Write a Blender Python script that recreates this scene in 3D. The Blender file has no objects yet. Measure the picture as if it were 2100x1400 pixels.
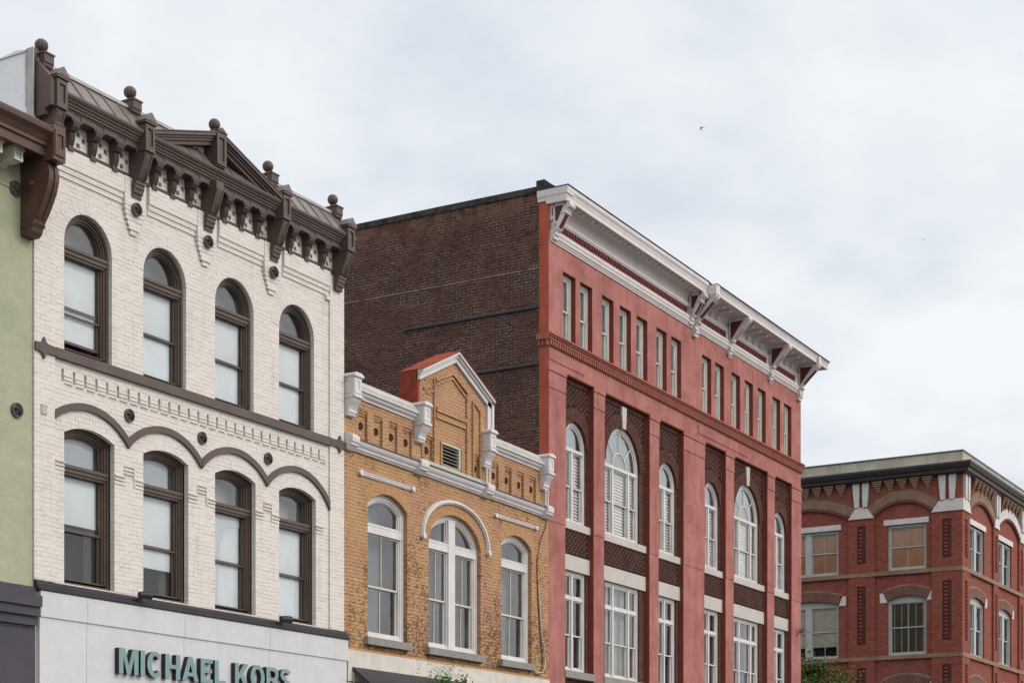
import bpy, bmesh, math, random
from mathutils import Vector, Matrix
from mathutils.geometry import delaunay_2d_cdt
random.seed(7)
sc = bpy.context.scene
rad = math.radians
PI = math.pi

# ------------------------------------------------------------------ camera, sky, sun, exposure
cd = bpy.data.cameras.new('camera'); cam = bpy.data.objects.new('camera', cd); sc.collection.objects.link(cam)
cam.location = (0, -21, 1.6); cam.rotation_euler = (rad(90), 0, rad(-59.6))
cd.sensor_width = 36; cd.lens = 36 * 3547 / 2100; cd.shift_y = 1005 / 2100
cd.clip_start = .1; cd.clip_end = 3000
sc.camera = cam
sc.view_settings.view_transform = 'Standard'; sc.view_settings.look = 'None'
sc.view_settings.gamma = 1; sc.view_settings.exposure = 0.0
sc.render.engine = 'CYCLES'

SUN_EL, SUN_AZ = rad(34), rad(165)          # azimuth measured clockwise from +Y
w = bpy.data.worlds.new('World'); sc.world = w; w.use_nodes = True
N = w.node_tree.nodes; L = w.node_tree.links; N.clear()
def wn(t, **k):
    n = N.new(t)
    for a, b in k.items(): setattr(n, a, b)
    return n
out = wn('ShaderNodeOutputWorld'); bg = wn('ShaderNodeBackground'); bg.inputs[1].default_value = 1
sky = wn('ShaderNodeTexSky', sky_type='NISHITA', sun_disc=False); sky.sun_elevation = SUN_EL; sky.sun_rotation = SUN_AZ
skm = wn('ShaderNodeVectorMath', operation='SCALE'); skm.inputs['Scale'].default_value = .1
L.new(sky.outputs[0], skm.inputs[0])
tc = wn('ShaderNodeTexCoord'); sep = wn('ShaderNodeSeparateXYZ'); L.new(tc.outputs['Generated'], sep.inputs[0])
zc = wn('ShaderNodeMath', operation='MAXIMUM'); L.new(sep.outputs[2], zc.inputs[0]); zc.inputs[1].default_value = 0
za = wn('ShaderNodeMath', operation='ADD'); L.new(zc.outputs[0], za.inputs[0]); za.inputs[1].default_value = .35
dv = wn('ShaderNodeVectorMath', operation='DIVIDE'); L.new(tc.outputs['Generated'], dv.inputs[0]); L.new(za.outputs[0], dv.inputs[1])
n1 = wn('ShaderNodeTexNoise'); L.new(dv.outputs[0], n1.inputs['Vector']); n1.inputs['Scale'].default_value = 2.2; n1.inputs['Detail'].default_value = 4; n1.inputs['Roughness'].default_value = .5; n1.inputs['Distortion'].default_value = .5
n2 = wn('ShaderNodeTexNoise'); L.new(dv.outputs[0], n2.inputs['Vector']); n2.inputs['Scale'].default_value = 7; n2.inputs['Detail'].default_value = 5; n2.inputs['Roughness'].default_value = .55
ma = wn('ShaderNodeMath', operation='MULTIPLY_ADD'); L.new(n2.outputs[0], ma.inputs[0]); ma.inputs[1].default_value = .42
mb_ = wn('ShaderNodeMath', operation='MULTIPLY'); L.new(n1.outputs[0], mb_.inputs[0]); mb_.inputs[1].default_value = .58; L.new(mb_.outputs[0], ma.inputs[2])
cr = wn('ShaderNodeValToRGB'); L.new(ma.outputs[0], cr.inputs[0])
cr.color_ramp.elements[0].position = .38; cr.color_ramp.elements[0].color = (.72, .78, .86, 1)
cr.color_ramp.elements[1].position = .60; cr.color_ramp.elements[1].color = (.97, .985, 1.0, 1)
e = cr.color_ramp.elements.new(.48); e.color = (.85, .89, .94, 1)
# an overcast sky is brighter overhead and around the hidden sun
upr = wn('ShaderNodeMapRange'); L.new(sep.outputs[2], upr.inputs[0]); upr.inputs[1].default_value = .45; upr.inputs[2].default_value = 1; upr.inputs[3].default_value = 1; upr.inputs[4].default_value = 1.35
sd = (math.sin(SUN_AZ) * math.cos(SUN_EL), math.cos(SUN_AZ) * math.cos(SUN_EL), math.sin(SUN_EL))
dt = wn('ShaderNodeVectorMath', operation='DOT_PRODUCT'); L.new(tc.outputs['Generated'], dt.inputs[0]); dt.inputs[1].default_value = sd
sr = wn('ShaderNodeMapRange'); L.new(dt.outputs['Value'], sr.inputs[0]); sr.inputs[1].default_value = .2; sr.inputs[2].default_value = 1; sr.inputs[3].default_value = 0; sr.inputs[4].default_value = 1.05
ad = wn('ShaderNodeMath', operation='ADD'); L.new(upr.outputs[0], ad.inputs[0]); L.new(sr.outputs[0], ad.inputs[1])
ex = wn('ShaderNodeMath', operation='SUBTRACT'); L.new(ad.outputs[0], ex.inputs[0]); ex.inputs[1].default_value = 1
ws = wn('ShaderNodeVectorMath', operation='SCALE'); ws.inputs[0].default_value = (.96,.885,.81); L.new(ex.outputs[0], ws.inputs['Scale'])
cs = wn('ShaderNodeVectorMath', operation='ADD'); L.new(cr.outputs[0], cs.inputs[0]); L.new(ws.outputs[0], cs.inputs[1])
mx = wn('ShaderNodeMix', data_type='RGBA'); mx.inputs[0].default_value = .93
L.new(skm.outputs[0], mx.inputs[6]); L.new(cs.outputs[0], mx.inputs[7]); L.new(mx.outputs[2], bg.inputs[0]); L.new(bg.outputs[0], out.inputs[0])

sl = bpy.data.lights.new('sun', 'SUN'); sl.energy = 1.2; sl.angle = rad(28); sl.color = (1, .965, .92)
so = bpy.data.objects.new('sun', sl); sc.collection.objects.link(so)
so.rotation_euler = Vector(sd).to_track_quat('Z', 'Y').to_euler(); so.location = (20, -30, 40)

# ------------------------------------------------------------------ helpers
TF = [lambda p: p]
class MB:
    def __init__(s, tf=None): s.v = []; s.f = []; s.tf = tf or TF[0]; s.cuts = []
    def cut(s): s.cuts.append((len(s.v), len(s.f))); return s     # ends one piece; each piece becomes a part of its own
    def add(s, vs, fs):
        b = len(s.v); s.v += [s.tf(p) for p in vs]; s.f += [tuple(b + i for i in q) for q in fs]; return s
    def box(s, x0, x1, y0, y1, z0, z1):
        return s.add([(x0,y0,z0),(x1,y0,z0),(x1,y1,z0),(x0,y1,z0),(x0,y0,z1),(x1,y0,z1),(x1,y1,z1),(x0,y1,z1)],
              [(0,3,2,1),(4,5,6,7),(0,1,5,4),(1,2,6,5),(2,3,7,6),(3,0,4,7)])
    def prism(s, poly, ax, a, b):
        n = len(poly)
        if ax == 'y': P = lambda p, t: (p[0], t, p[1])
        elif ax == 'x': P = lambda p, t: (t, p[0], p[1])
        else: P = lambda p, t: (p[0], p[1], t)
        vs = [P(p, a) for p in poly] + [P(p, b) for p in poly]
        fs = [tuple(range(n)), tuple(range(2*n-1, n-1, -1))] + [(i, (i+1) % n, n+(i+1) % n, n+i) for i in range(n)]
        return s.add(vs, fs)
    def ring(s, o, i, y0, y1, back=False):      # closed frame between two outlines of equal count, in the xz plane
        n = len(o)
        vs = [(p[0],y0,p[1]) for p in o]+[(p[0],y0,p[1]) for p in i]+[(p[0],y1,p[1]) for p in o]+[(p[0],y1,p[1]) for p in i]
        fs = []
        for k in range(n):
            j = (k+1) % n
            fs += [(k,j,n+j,n+k),(n+k,n+j,3*n+j,3*n+k),(k,2*n+k,2*n+j,j)]
            if back: fs.append((2*n+k,3*n+k,3*n+j,2*n+j))
        return s.add(vs, fs)
    def band(s, o, i, y0, y1):                  # open arc band
        n = len(o)
        vs = [(p[0],y0,p[1]) for p in o]+[(p[0],y0,p[1]) for p in i]+[(p[0],y1,p[1]) for p in o]+[(p[0],y1,p[1]) for p in i]
        fs = [(0,n,3*n,2*n),(n-1,2*n+n-1,3*n+n-1,2*n-1)]
        for k in range(n-1):
            j = k+1
            fs += [(k,j,n+j,n+k),(n+k,n+j,3*n+j,3*n+k),(k,2*n+k,2*n+j,j),(2*n+k,3*n+k,3*n+j,2*n+j)]
        return s.add(vs, fs)
    def tube(s, pts, r, n=8):
        pts = [Vector(p) for p in pts]; vs = []; fs = []
        rr = r if isinstance(r, (list, tuple)) else [r]*len(pts)
        for k, p in enumerate(pts):
            d = (pts[min(k+1, len(pts)-1)] - pts[max(k-1, 0)]).normalized()
            u = d.cross(Vector((0,0,1)) if abs(d.z) < .9 else Vector((0,1,0))).normalized(); v = d.cross(u)
            vs += [tuple(p + (u*math.cos(2*PI*a/n) + v*math.sin(2*PI*a/n))*rr[k]) for a in range(n)]
        for k in range(len(pts)-1):
            fs += [(k*n+a, k*n+(a+1) % n, (k+1)*n+(a+1) % n, (k+1)*n+a) for a in range(n)]
        fs += [tuple(range(n-1, -1, -1)), tuple(range((len(pts)-1)*n, len(pts)*n))]
        return s.add(vs, fs)
    def lathe(s, prof, c=(0,0,0), n=20):        # profile of (r, z)
        vs = []; fs = []
        for r, z in prof: vs += [(c[0]+r*math.cos(2*PI*a/n), c[1]+r*math.sin(2*PI*a/n), c[2]+z) for a in range(n)]
        for k in range(len(prof)-1):
            fs += [(k*n+a, k*n+(a+1) % n, (k+1)*n+(a+1) % n, (k+1)*n+a) for a in range(n)]
        fs += [tuple(range(n-1, -1, -1)), tuple(range((len(prof)-1)*n, len(prof)*n))]
        return s.add(vs, fs)
    def ball(s, c, r, n=20, lobes=0):
        vs = []; fs = []; m = 12
        for k in range(m+1):
            t = PI*k/m
            for a in range(n):
                q = 2*PI*a/n; k2 = 1 + (.05*math.cos(q*lobes)*math.sin(t) if lobes else 0)
                vs.append((c[0]+r*k2*math.sin(t)*math.cos(q), c[1]+r*k2*math.sin(t)*math.sin(q), c[2]-r*math.cos(t)))
        for k in range(m): fs += [(k*n+a, k*n+(a+1) % n, (k+1)*n+(a+1) % n, (k+1)*n+a) for a in range(n)]
        return s.add(vs, fs)

def obj(name, mb, mat, parent=None, loc=(0,0,0), smooth=False, bevel=0, renorm=True):
    if mb.cuts:
        cs = [(0,0)] + [c for c in mb.cuts] + [(len(mb.v), len(mb.f))]; first = None
        for (v0, f0), (v1, f1) in zip(cs, cs[1:]):
            if f1 == f0: continue
            q = MB(tf=lambda p: p); q.v = mb.v[v0:v1]; q.f = [tuple(i-v0 for i in t) for t in mb.f[f0:f1]]
            o = obj(name, q, mat, parent, loc, smooth, bevel); first = first or o
        return first
    me = bpy.data.meshes.new(name); me.from_pydata(mb.v, [], mb.f); me.update()
    bm = bmesh.new(); bm.from_mesh(me)
    bmesh.ops.remove_doubles(bm, verts=bm.verts, dist=1e-5) if smooth else None
    if renorm: bmesh.ops.recalc_face_normals(bm, faces=bm.faces)
    else:
        for f in bm.faces:                  # panes face the street, out of the building
            if f.normal.y > .5 or f.normal.x > .5: f.normal_flip()
    bm.to_mesh(me); bm.free()
    me.materials.append(mat)
    if smooth:
        for p in me.polygons: p.use_smooth = True
    o = bpy.data.objects.new(name, me); sc.collection.objects.link(o); o.location = loc
    if parent: o.parent = parent
    if bevel:
        b = o.modifiers.new('bevel', 'BEVEL'); b.width = bevel; b.segments = 2; b.limit_method = 'ANGLE'
    return o
def thing(name, loc, label, cat, group=None, rz=0):
    o = bpy.data.objects.new(name, None); sc.collection.objects.link(o); o.location = loc; o.rotation_euler = (0,0,rz)
    o.empty_display_size = .3; return tag(o, label, cat, group)
def tag(o, label, cat, group=None, kind=None):
    o['label'] = label; o['category'] = cat
    if group: o['group'] = group
    if kind: o['kind'] = kind
    return o
def structure(o): o['kind'] = 'structure'; return o
def rep(o, loc, parent=None):                   # a copy of a part with copies of its sub-parts
    c = o.copy(); sc.collection.objects.link(c); c.location = loc; c.parent = parent or o.parent
    for ch in list(o.children):
        d = ch.copy(); sc.collection.objects.link(d); d.parent = c
    return c

def arc(cx, cz, rx, rz, a0, a1, n):
    return [(cx + rx*math.cos(rad(a0+(a1-a0)*k/n)), cz + rz*math.sin(rad(a0+(a1-a0)*k/n))) for k in range(n+1)]
def outline(x0, x1, zb, zs, rise=0, kind='r', ins=0, n=20):
    """opening outline, ccw from bottom left; kind r rectangle, e half ellipse, s circle segment"""
    xm = (x0+x1)/2; hw = (x1-x0)/2
    if kind == 'r': return [(x0+ins,zb+ins),(x1-ins,zb+ins),(x1-ins,zs-ins),(x0+ins,zs-ins)]
    if kind == 'e': top = arc(xm, zs, hw-ins, rise-ins, 0, 180, n)
    else:
        r = (hw*hw+rise*rise)/(2*rise); cz = zs+rise-r; r2 = r-ins; h2 = hw-ins
        a = math.degrees(math.acos(min(1, h2/r2))); top = arc(xm, cz, r2, r2, a, 180-a, n)
    return [(x0+ins,zb+ins),(x1-ins,zb+ins)] + top
def wall(mb, outer, holes, y0, y1, niches=(), edge=None):
    """front face at y0 with openings, jambs running back to y1; niches = (outline, depth) keep a back face"""
    loops = [outer] + [h for h in holes] + [nn[0] for nn in niches]
    vs = []; es = []
    for lp in loops:
        b = len(vs); vs += [Vector(p) for p in lp]; es += [(b+i, b+(i+1) % len(lp)) for i in range(len(lp))]
    V, _, F, *_r = delaunay_2d_cdt(vs, es, [], 1, 1e-6)
    def inside(p, lp):
        c = False; n = len(lp)
        for i in range(n):
            a, b = lp[i], lp[(i+1) % n]
            if (a[1] > p[1]) != (b[1] > p[1]) and p[0] < (b[0]-a[0])*(p[1]-a[1])/(b[1]-a[1])+a[0]: c = not c
        return c
    bb = [(min(p[0] for p in l), max(p[0] for p in l), min(p[1] for p in l), max(p[1] for p in l)) for l in loops]
    fs = []
    for f in F:
        c = sum((V[i] for i in f), Vector((0,0)))/len(f)
        if not inside(c, outer): continue
        if any(b[0] < c.x < b[1] and b[2] < c.y < b[3] and inside(c, l) for l, b in zip(loops[1:], bb[1:])): continue
        fs.append(tuple(f))
    mb.add([(p.x, y0, p.y) for p in V], fs)
    def strip(lp, a, b):
        n = len(lp); mb.add([(p[0],a,p[1]) for p in lp]+[(p[0],b,p[1]) for p in lp], [(i,(i+1) % n,n+(i+1) % n,n+i) for i in range(n)])
    for h in holes: strip(h, y0, y1)
    strip(outer, y0, edge if edge is not None else y1)
    for lp, d in niches:
        strip(lp, y0, y0+d); mb.add([(p[0],y0+d,p[1]) for p in lp], [tuple(range(len(lp)))])
    return mb
def poly(lp, y): m = MB(); return m.add([(p[0],y,p[1]) for p in lp], [tuple(range(len(lp)))])
def voussoirs(mb, cx, cz, rx0, rz0, rx1, rz1, a0, a1, n, y0, y1, gap=.12):
    for k in range(n):
        s = a0+(a1-a0)*(k+gap/2)/n; t = a0+(a1-a0)*(k+1-gap/2)/n
        p = [(cx+r*math.cos(rad(a)), cz+q*math.sin(rad(a))) for r, q, a in ((rx0,rz0,s),(rx1,rz1,s),(rx1,rz1,t),(rx0,rz0,t))]
        mb.prism(p, 'y', y0 - random.random()*.004, y1)

# ------------------------------------------------------------------ materials
class NT:
    def __init__(s, name):
        s.m = bpy.data.materials.new(name); s.m.use_nodes = True; s.t = s.m.node_tree
        s.b = s.t.nodes['Principled BSDF']
        s.c = s.t.nodes.new('ShaderNodeTexCoord')
    def n(s, t, ins=None, **k):
        x = s.t.nodes.new(t)
        for a, b in k.items(): setattr(x, a, b)
        for a, b in (ins or {}).items():
            if isinstance(b, bpy.types.NodeSocket): s.t.links.new(b, x.inputs[a])
            else: x.inputs[a].default_value = b
        return x
    def noise(s, scale, detail=4, rough=.55, vec=None, dist=0):
        return s.n('ShaderNodeTexNoise', {'Vector': vec or s.c.outputs['Object'], 'Scale': scale, 'Detail': detail, 'Roughness': rough, 'Distortion': dist}).outputs[0]
    def ramp(s, v, a, b, c0=(0,0,0), c1=(1,1,1)):
        r = s.n('ShaderNodeValToRGB', {0: v}); r.color_ramp.elements[0].position = a; r.color_ramp.elements[1].position = b
        r.color_ramp.elements[0].color = (*c0, 1); r.color_ramp.elements[1].color = (*c1, 1); return r.outputs[0]
    def mix(s, f, a, b, bt='MIX'):
        x = s.n('ShaderNodeMix', data_type='RGBA', blend_type=bt)
        for i, q in ((0, f), (6, a), (7, b)):
            if isinstance(q, bpy.types.NodeSocket): s.t.links.new(q, x.inputs[i])
            elif i == 0: x.inputs[0].default_value = q
            else: x.inputs[i].default_value = (*q, 1)
        return x.outputs[2]
    def math(s, op, a, b=0, c=None):
        x = s.n('ShaderNodeMath', operation=op)
        for i, q in enumerate((a, b) if c is None else (a, b, c)):
            if isinstance(q, bpy.types.NodeSocket): s.t.links.new(q, x.inputs[i])
            else: x.inputs[i].default_value = q
        return x.outputs[0]
    def uz(s):
        p = s.n('ShaderNodeSeparateXYZ', {0: s.c.outputs['Object']})
        return s.n('ShaderNodeCombineXYZ', {0: s.math('ADD', p.outputs[0], p.outputs[1]), 1: p.outputs[2]}).outputs[0], p.outputs
    def done(s, col, rough=.7, bump=None, dist=.01, strength=1, metal=0, spec=.18):
        if isinstance(col, bpy.types.NodeSocket): s.t.links.new(col, s.b.inputs['Base Color'])
        else: s.b.inputs['Base Color'].default_value = (*col, 1)
        s.b.inputs['Roughness'].default_value = rough; s.b.inputs['Metallic'].default_value = metal
        s.b.inputs['Specular IOR Level'].default_value = spec
        if bump is not None:
            x = s.n('ShaderNodeBump', {'Height': bump, 'Distance': dist, 'Strength': strength})
            s.t.links.new(x.outputs[0], s.b.inputs['Normal'])
        return s.m
def sc3(c, k): return tuple(min(1, x*k) for x in c)
def painted_brick(name, c, rough=.75, groove=.86, var=.07, streak=(.62,.56,.5), sa=.25, bd=.012, blur=.004):
    t = NT(name); v, p = t.uz()
    br = t.n('ShaderNodeTexBrick', {'Vector': v, 'Color1': (1,1,1,1), 'Color2': (1-var*1.6,1-var*1.6,1-var*1.5,1), 'Mortar': (groove,groove*.985,groove*.97,1), 'Scale': 1, 'Mortar Size': .0075, 'Mortar Smooth': .5, 'Bias': 0, 'Brick Width': .213, 'Row Height': .0745})
    n1 = t.noise(1.3, 5, .6); n2 = t.noise(14, 4, .6)
    wv = t.n('ShaderNodeMapping', {'Vector': t.c.outputs['Object'], 'Scale': (3.5,3.5,.35)}).outputs[0]
    st = t.ramp(t.noise(1, 5, .65, wv), .56, .78)
    lw = t.n('ShaderNodeMapping', {'Vector': t.c.outputs['Object'], 'Scale': (1.6,1.6,7)}).outputs[0]
    pm = t.ramp(t.noise(1.6, 5, .7, lw, .5), .42, .62)      # paint fills many of the joints
    col = t.mix(t.math('ADD', t.math('MULTIPLY', pm, .9), .1), c, br.outputs[0], 'MULTIPLY')
    sp = t.math('MULTIPLY', t.ramp(t.noise(22, 3, .6), .64, .68), t.n('ShaderNodeMapRange', {0: p[2], 1: 6.15, 2: 5.75, 3: 0, 4: 1}).outputs[0])
    col = t.mix(t.math('MULTIPLY', sp, t.ramp(t.noise(2.2, 2, .5), .5, .6)), col, (.26,.085,.045))
    col = t.mix(t.math('MULTIPLY', t.ramp(n1, .4, .72), .35), col, sc3(c, .86))
    col = t.mix(t.math('MULTIPLY', st, sa), col, tuple(a*b for a, b in zip(c, streak)))
    col = t.mix(t.math('MULTIPLY', t.ramp(n2, .6, .75), .18), col, sc3(c, .78))
    h = t.math('ADD', t.math('MULTIPLY', t.math('MULTIPLY', br.outputs['Fac'], t.math('ADD', t.math('MULTIPLY', pm, .85), .15)), -1), t.math('MULTIPLY', n2, .9))
    return t.done(col, rough, h, bd, .75)
def paint(name, c, rough=.45, var=.12, grime=.25, bump=.15):
    t = NT(name); n1 = t.noise(2.2, 5, .6); n2 = t.noise(30, 3, .6)
    wv = t.n('ShaderNodeMapping', {'Vector': t.c.outputs['Object'], 'Scale': (5,5,.7)}).outputs[0]
    st = t.ramp(t.noise(1.4, 5, .7, wv), .5, .8)
    col = t.mix(t.math('MULTIPLY', t.ramp(n1, .35, .7), 1), c, sc3(c, 1-var))
    col = t.mix(t.math('MULTIPLY', st, grime), col, (c[0]*.6, c[1]*.57, c[2]*.53))
    return t.done(col, rough, n2, .003, bump, spec=.28)
def stucco(name, c, c2, scale=1.6, rough=.9, b=.012, sa=.35):
    t = NT(name); n1 = t.noise(scale, 6, .65, dist=.4); n2 = t.noise(26, 4, .65); n3 = t.noise(5, 5, .6)
    wv = t.n('ShaderNodeMapping', {'Vector': t.c.outputs['Object'], 'Scale': (3,3,.4)}).outputs[0]
    st = t.ramp(t.noise(1.2, 5, .65, wv), .5, .78)
    col = t.mix(t.ramp(n1, .38, .66), c, c2)
    col = t.mix(t.math('MULTIPLY', t.ramp(n3, .5, .7), .35), col, sc3(c, 1.14))
    col = t.mix(t.math('MULTIPLY', t.ramp(n2, .45, .7), .3), col, sc3(c2, .8))
    col = t.mix(t.math('MULTIPLY', st, sa), col, sc3(c2, .72))
    return t.done(col, rough, t.math('ADD', t.math('MULTIPLY', n2, .6), n3), b, .8)
def bare_brick(name, ca, cb, mortar, dark, bw=.213, rh=.0745, ms=.008, patch=.5, dscale=.7, damt=.6, bd=.012):
    t = NT(name); v, p = t.uz()
    wob = t.n('ShaderNodeMix', {0: .012, 4: v, 5: t.n('ShaderNodeTexNoise', {'Vector': t.c.outputs['Object'], 'Scale': 3.0}).outputs[1]}, data_type='VECTOR').outputs[1]
    br = t.n('ShaderNodeTexBrick', {'Vector': wob, 'Color1': (*ca,1), 'Color2': (*cb,1), 'Mortar': (0,0,0,1), 'Scale': 1, 'Mortar Size': ms, 'Mortar Smooth': .25, 'Bias': 0, 'Brick Width': bw, 'Row Height': rh})
    mk = t.math('ADD', t.math('MULTIPLY', t.ramp(t.noise(1.1, 6, .7, dist=.6), patch-.14, patch+.2), .8), .15)
    mk2 = t.ramp(t.noise(11, 3, .7), .38, .60)
    dk = tuple(x*.55 for x in ca)
    col = br.outputs[0]
    col = t.mix(t.math('MULTIPLY', t.ramp(t.noise(dscale, 6, .7), .4, .62), damt), col, dark)
    col = t.mix(t.math('MULTIPLY', t.ramp(t.noise(38, 3, .7), .5, .7), .35), col, sc3(ca, .55))
    mort = t.mix(t.math('MULTIPLY', mk, mk2), dk, mortar)
    col = t.mix(br.outputs['Fac'], col, mort)
    h = t.math('ADD', t.math('MULTIPLY', br.outputs['Fac'], -1), t.math('MULTIPLY', t.noise(30, 4, .7), .9))
    return t.done(col, .9, h, bd, .9), t
def glass(name, tint=(.97,1,1), ior=1.75, dirt=.12):
    t = NT(name); t.t.nodes.remove(t.b)
    o = t.t.nodes['Material Output']
    wob = t.n('ShaderNodeBump', {'Height': t.noise(2.6, 2, .5), 'Distance': .012, 'Strength': .35}).outputs[0]
    fr = t.n('ShaderNodeFresnel', {'IOR': ior, 'Normal': wob}).outputs[0]
    gl = t.n('ShaderNodeBsdfGlossy', {'Color': (.95,.97,1,1), 'Roughness': .02, 'Normal': wob}).outputs[0]
    tr = t.n('ShaderNodeBsdfTransparent', {0: (*tint,1)}).outputs[0]
    df = t.n('ShaderNodeBsdfDiffuse', {'Color': (.42,.43,.42,1)}).outputs[0]
    a = t.n('ShaderNodeMixShader', {0: t.math('MULTIPLY', t.ramp(t.noise(1.8, 5, .6), .3, .75), dirt), 1: tr, 2: df}).outputs[0]
    b = t.n('ShaderNodeMixShader', {0: fr, 1: a, 2: gl}).outputs[0]
    t.t.links.new(b, o.inputs[0]); return t.m

M = {}
M['white_brick'] = painted_brick('white painted brick', (.65,.602,.555), groove=.78, var=.07, sa=.6)
M['white_brick_smooth'] = painted_brick('white painted brick trim', (.66,.61,.565), var=.03, groove=.93)
M['taupe'] = paint('taupe brown paint', (.10,.072,.062), .5, .2, .35)
M['brown'] = paint('dark brown window paint', (.096,.070,.058), .45, .2, .2)
M['star'] = paint('iron star paint', (.10,.078,.072), .5)
M['green'] = stucco('green stucco', (.375,.385,.27), (.315,.33,.225), 1.1, b=.022, sa=.15)
M['redbrown'] = paint('red brown cornice paint', (.105,.056,.043), .45, .3, .4)
M['cream'] = paint('cream paint', (.68,.64,.55), .5)
M['black'] = paint('black painted metal', (.03,.028,.034), .5, .3, .1)
M['slate'] = paint('slate painted fascia', (.058,.052,.066), .55, .2, .15)
M['white_stucco'] = stucco('white wall stucco', (.74,.76,.78), (.68,.70,.73), 2.5, b=.006)
M['sign_panel'] = stucco('pale grey sign board', (.56,.555,.565), (.52,.515,.525), 1.5, b=.002, sa=.18)
M['letter_side'] = paint('black letter side', (.02,.019,.03), .4)
M['letter_face'] = paint('teal letter face', (.185,.285,.285), .4, .15, .35)
M['metal_roof'] = paint('standing seam roof', (.17,.14,.13), .4, .3, .3)
M['flashing'] = paint('grey flashing', (.42,.42,.40), .5, .3, .4)
M['interior'] = NT('dark interior').done((.03,.027,.025), .9)
M['liner'] = NT('brown interior reveal').done((.11,.075,.06), .8)
M['blind'] = paint('pale roller shade', (.74,.785,.80), .8, .10, .12)
M['sheer'] = paint('sheer curtain', (.50,.50,.47), .9, .1, .1)
M['pale_shade_reflection'] = paint('pale grey shade and reflection', (.62,.66,.69), .9, .05, .05)  # for window shades, and for reflections drawn as panels behind the glass
M['lace'] = paint('grey roller shade', (.24,.26,.29), .9, .1, .1)
M['shutter'] = paint('white louvred shutter', (.88,.87,.84), .6)
M['glass'] = glass('window glass')
M['glass_bright'] = glass('clean window glass', (1,1,1), 1.5, .03)
M['glass_clear'] = glass('bright window glass', ior=2.1, dirt=.2)
M['white'] = paint('white trim paint', (.62,.59,.585), .45, .12, .4)
M['white_red'] = paint('white cornice paint', (.62,.575,.56), .5, .1, .45)
M['sash_green'] = paint('pale green sash paint', (.56,.55,.46), .5)
M['sash_grey'] = paint('pale grey sash paint', (.60,.585,.53), .5)
M['granite'] = stucco('grey granite', (.27,.255,.235), (.22,.21,.195), 6, b=.006, sa=.4)
M['lintel'] = stucco('pale cast stone', (.50,.46,.42), (.44,.41,.38), 4, b=.006, sa=.3)
M['stone_base'] = stucco('pale shopfront stone', (.62,.58,.52), (.52,.49,.44), 3, b=.004, sa=.45)
M['coping'] = stucco('grey stone coping', (.46,.44,.40), (.36,.345,.31), 3, b=.006, sa=.6)
M['rust_red'] = stucco('rust red metal side', (.34,.075,.045), (.18,.035,.024), 2.4, b=.004, sa=.7)
M['copper'] = paint('weathered copper flashing', (.36,.40,.365), .5, .2, .2)
M['red'] = stucco('pink red stucco', (.405,.172,.152), (.27,.098,.084), 1.0, b=.016, sa=.85)
M['red_side'] = stucco('red stucco return', (.42,.10,.062), (.30,.07,.05), 1.3, b=.010)
M['red_jamb'] = stucco('dark red reveal', (.21,.05,.035), (.16,.04,.03), 2.5, b=.014)
M['belt'] = stucco('brown red belt paint', (.33,.115,.09), (.27,.09,.07), 2.2, b=.004)
M['dentil'] = paint('dark red dentil paint', (.16,.04,.035), .6)
M['panel_red'] = paint('maroon bracket inset', (.115,.028,.026), .5)
M['brown_brick'] = bare_brick('brown brick of red building', (.14,.052,.038), (.075,.03,.025), (.17,.12,.10), (.06,.03,.028), patch=.5)[0]
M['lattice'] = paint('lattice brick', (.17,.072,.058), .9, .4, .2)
M['shadow_brick'] = paint('lattice gap shade', (.008,.005,.005), .9)  # near-black colour puts the shade of the lattice gaps into the backing
M['tile'] = paint('terracotta tile edge', (.45,.24,.18), .8)
mb0, tt = bare_brick('dark side wall brick', (.125,.056,.040), (.058,.030,.026), (.48,.42,.37), (.045,.028,.025), ms=.0078, patch=.50, dscale=.45, damt=.5, bd=.018)
# orange new brick patches just under the coping
v, p = tt.uz()
zz = tt.n('ShaderNodeMapRange', {0: p[2], 1: 16.95, 2: 17.4, 3: 0, 4: 1}).outputs[0]
pm = tt.math('MULTIPLY', zz, tt.ramp(tt.noise(2.4, 6, .75, dist=.8), .46, .54))
src = tt.b.inputs['Base Color'].links[0].from_socket
ln = tt.math('LESS_THAN', tt.math('ABSOLUTE', tt.math('SUBTRACT', tt.math('ADD', p[2], tt.math('MULTIPLY', tt.noise(1.5, 2, .5), .03)), 15.70)), .007)   # one repointed course
src = tt.mix(tt.math('MULTIPLY', ln, tt.ramp(tt.noise(4, 3, .6), .35, .5)), src, (.42,.37,.31))
tt.t.links.new(tt.mix(tt.math('MULTIPLY', pm, .8), src, (.19,.10,.07)), tt.b.inputs['Base Color'])
M['side_brick'] = mb0
M['far_brick'] = bare_brick('orange red brick', (.35,.095,.062), (.21,.056,.042), (.15,.08,.065), (.30,.12,.10), ms=.011, patch=.3, damt=.45, dscale=.5)[0]
M['far_tan'] = paint('tan arch brick', (.30,.185,.125), .9, .35, .5)
M['far_arch'] = paint('brown arch brick', (.20,.105,.08), .9, .35, .4)
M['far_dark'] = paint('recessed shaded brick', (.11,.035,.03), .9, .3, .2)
M['far_stone'] = stucco('grey white marble', (.60,.60,.58), (.52,.52,.51), 3, b=.004, sa=.3)
M['far_stone_pink'] = stucco('pale pinkish stone', (.66,.61,.60), (.58,.52,.51), 3, b=.004, sa=.3)
M['far_curb'] = stucco('mossy concrete parapet', (.47,.435,.365), (.30,.28,.22), 1.1, b=.006, sa=.6)
M['far_cornice'] = paint('dark brown metal cornice', (.052,.042,.042), .5, .3, .3)
M['far_frame'] = paint('grey green window paint', (.42,.44,.41), .5, .1, .2)
M['wood_blind'] = paint('tan slatted blind', (.93,.57,.36), .8, .2, .1)
M['cream_shade'] = paint('cream roller shade', (.86,.80,.66), .8)
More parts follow.
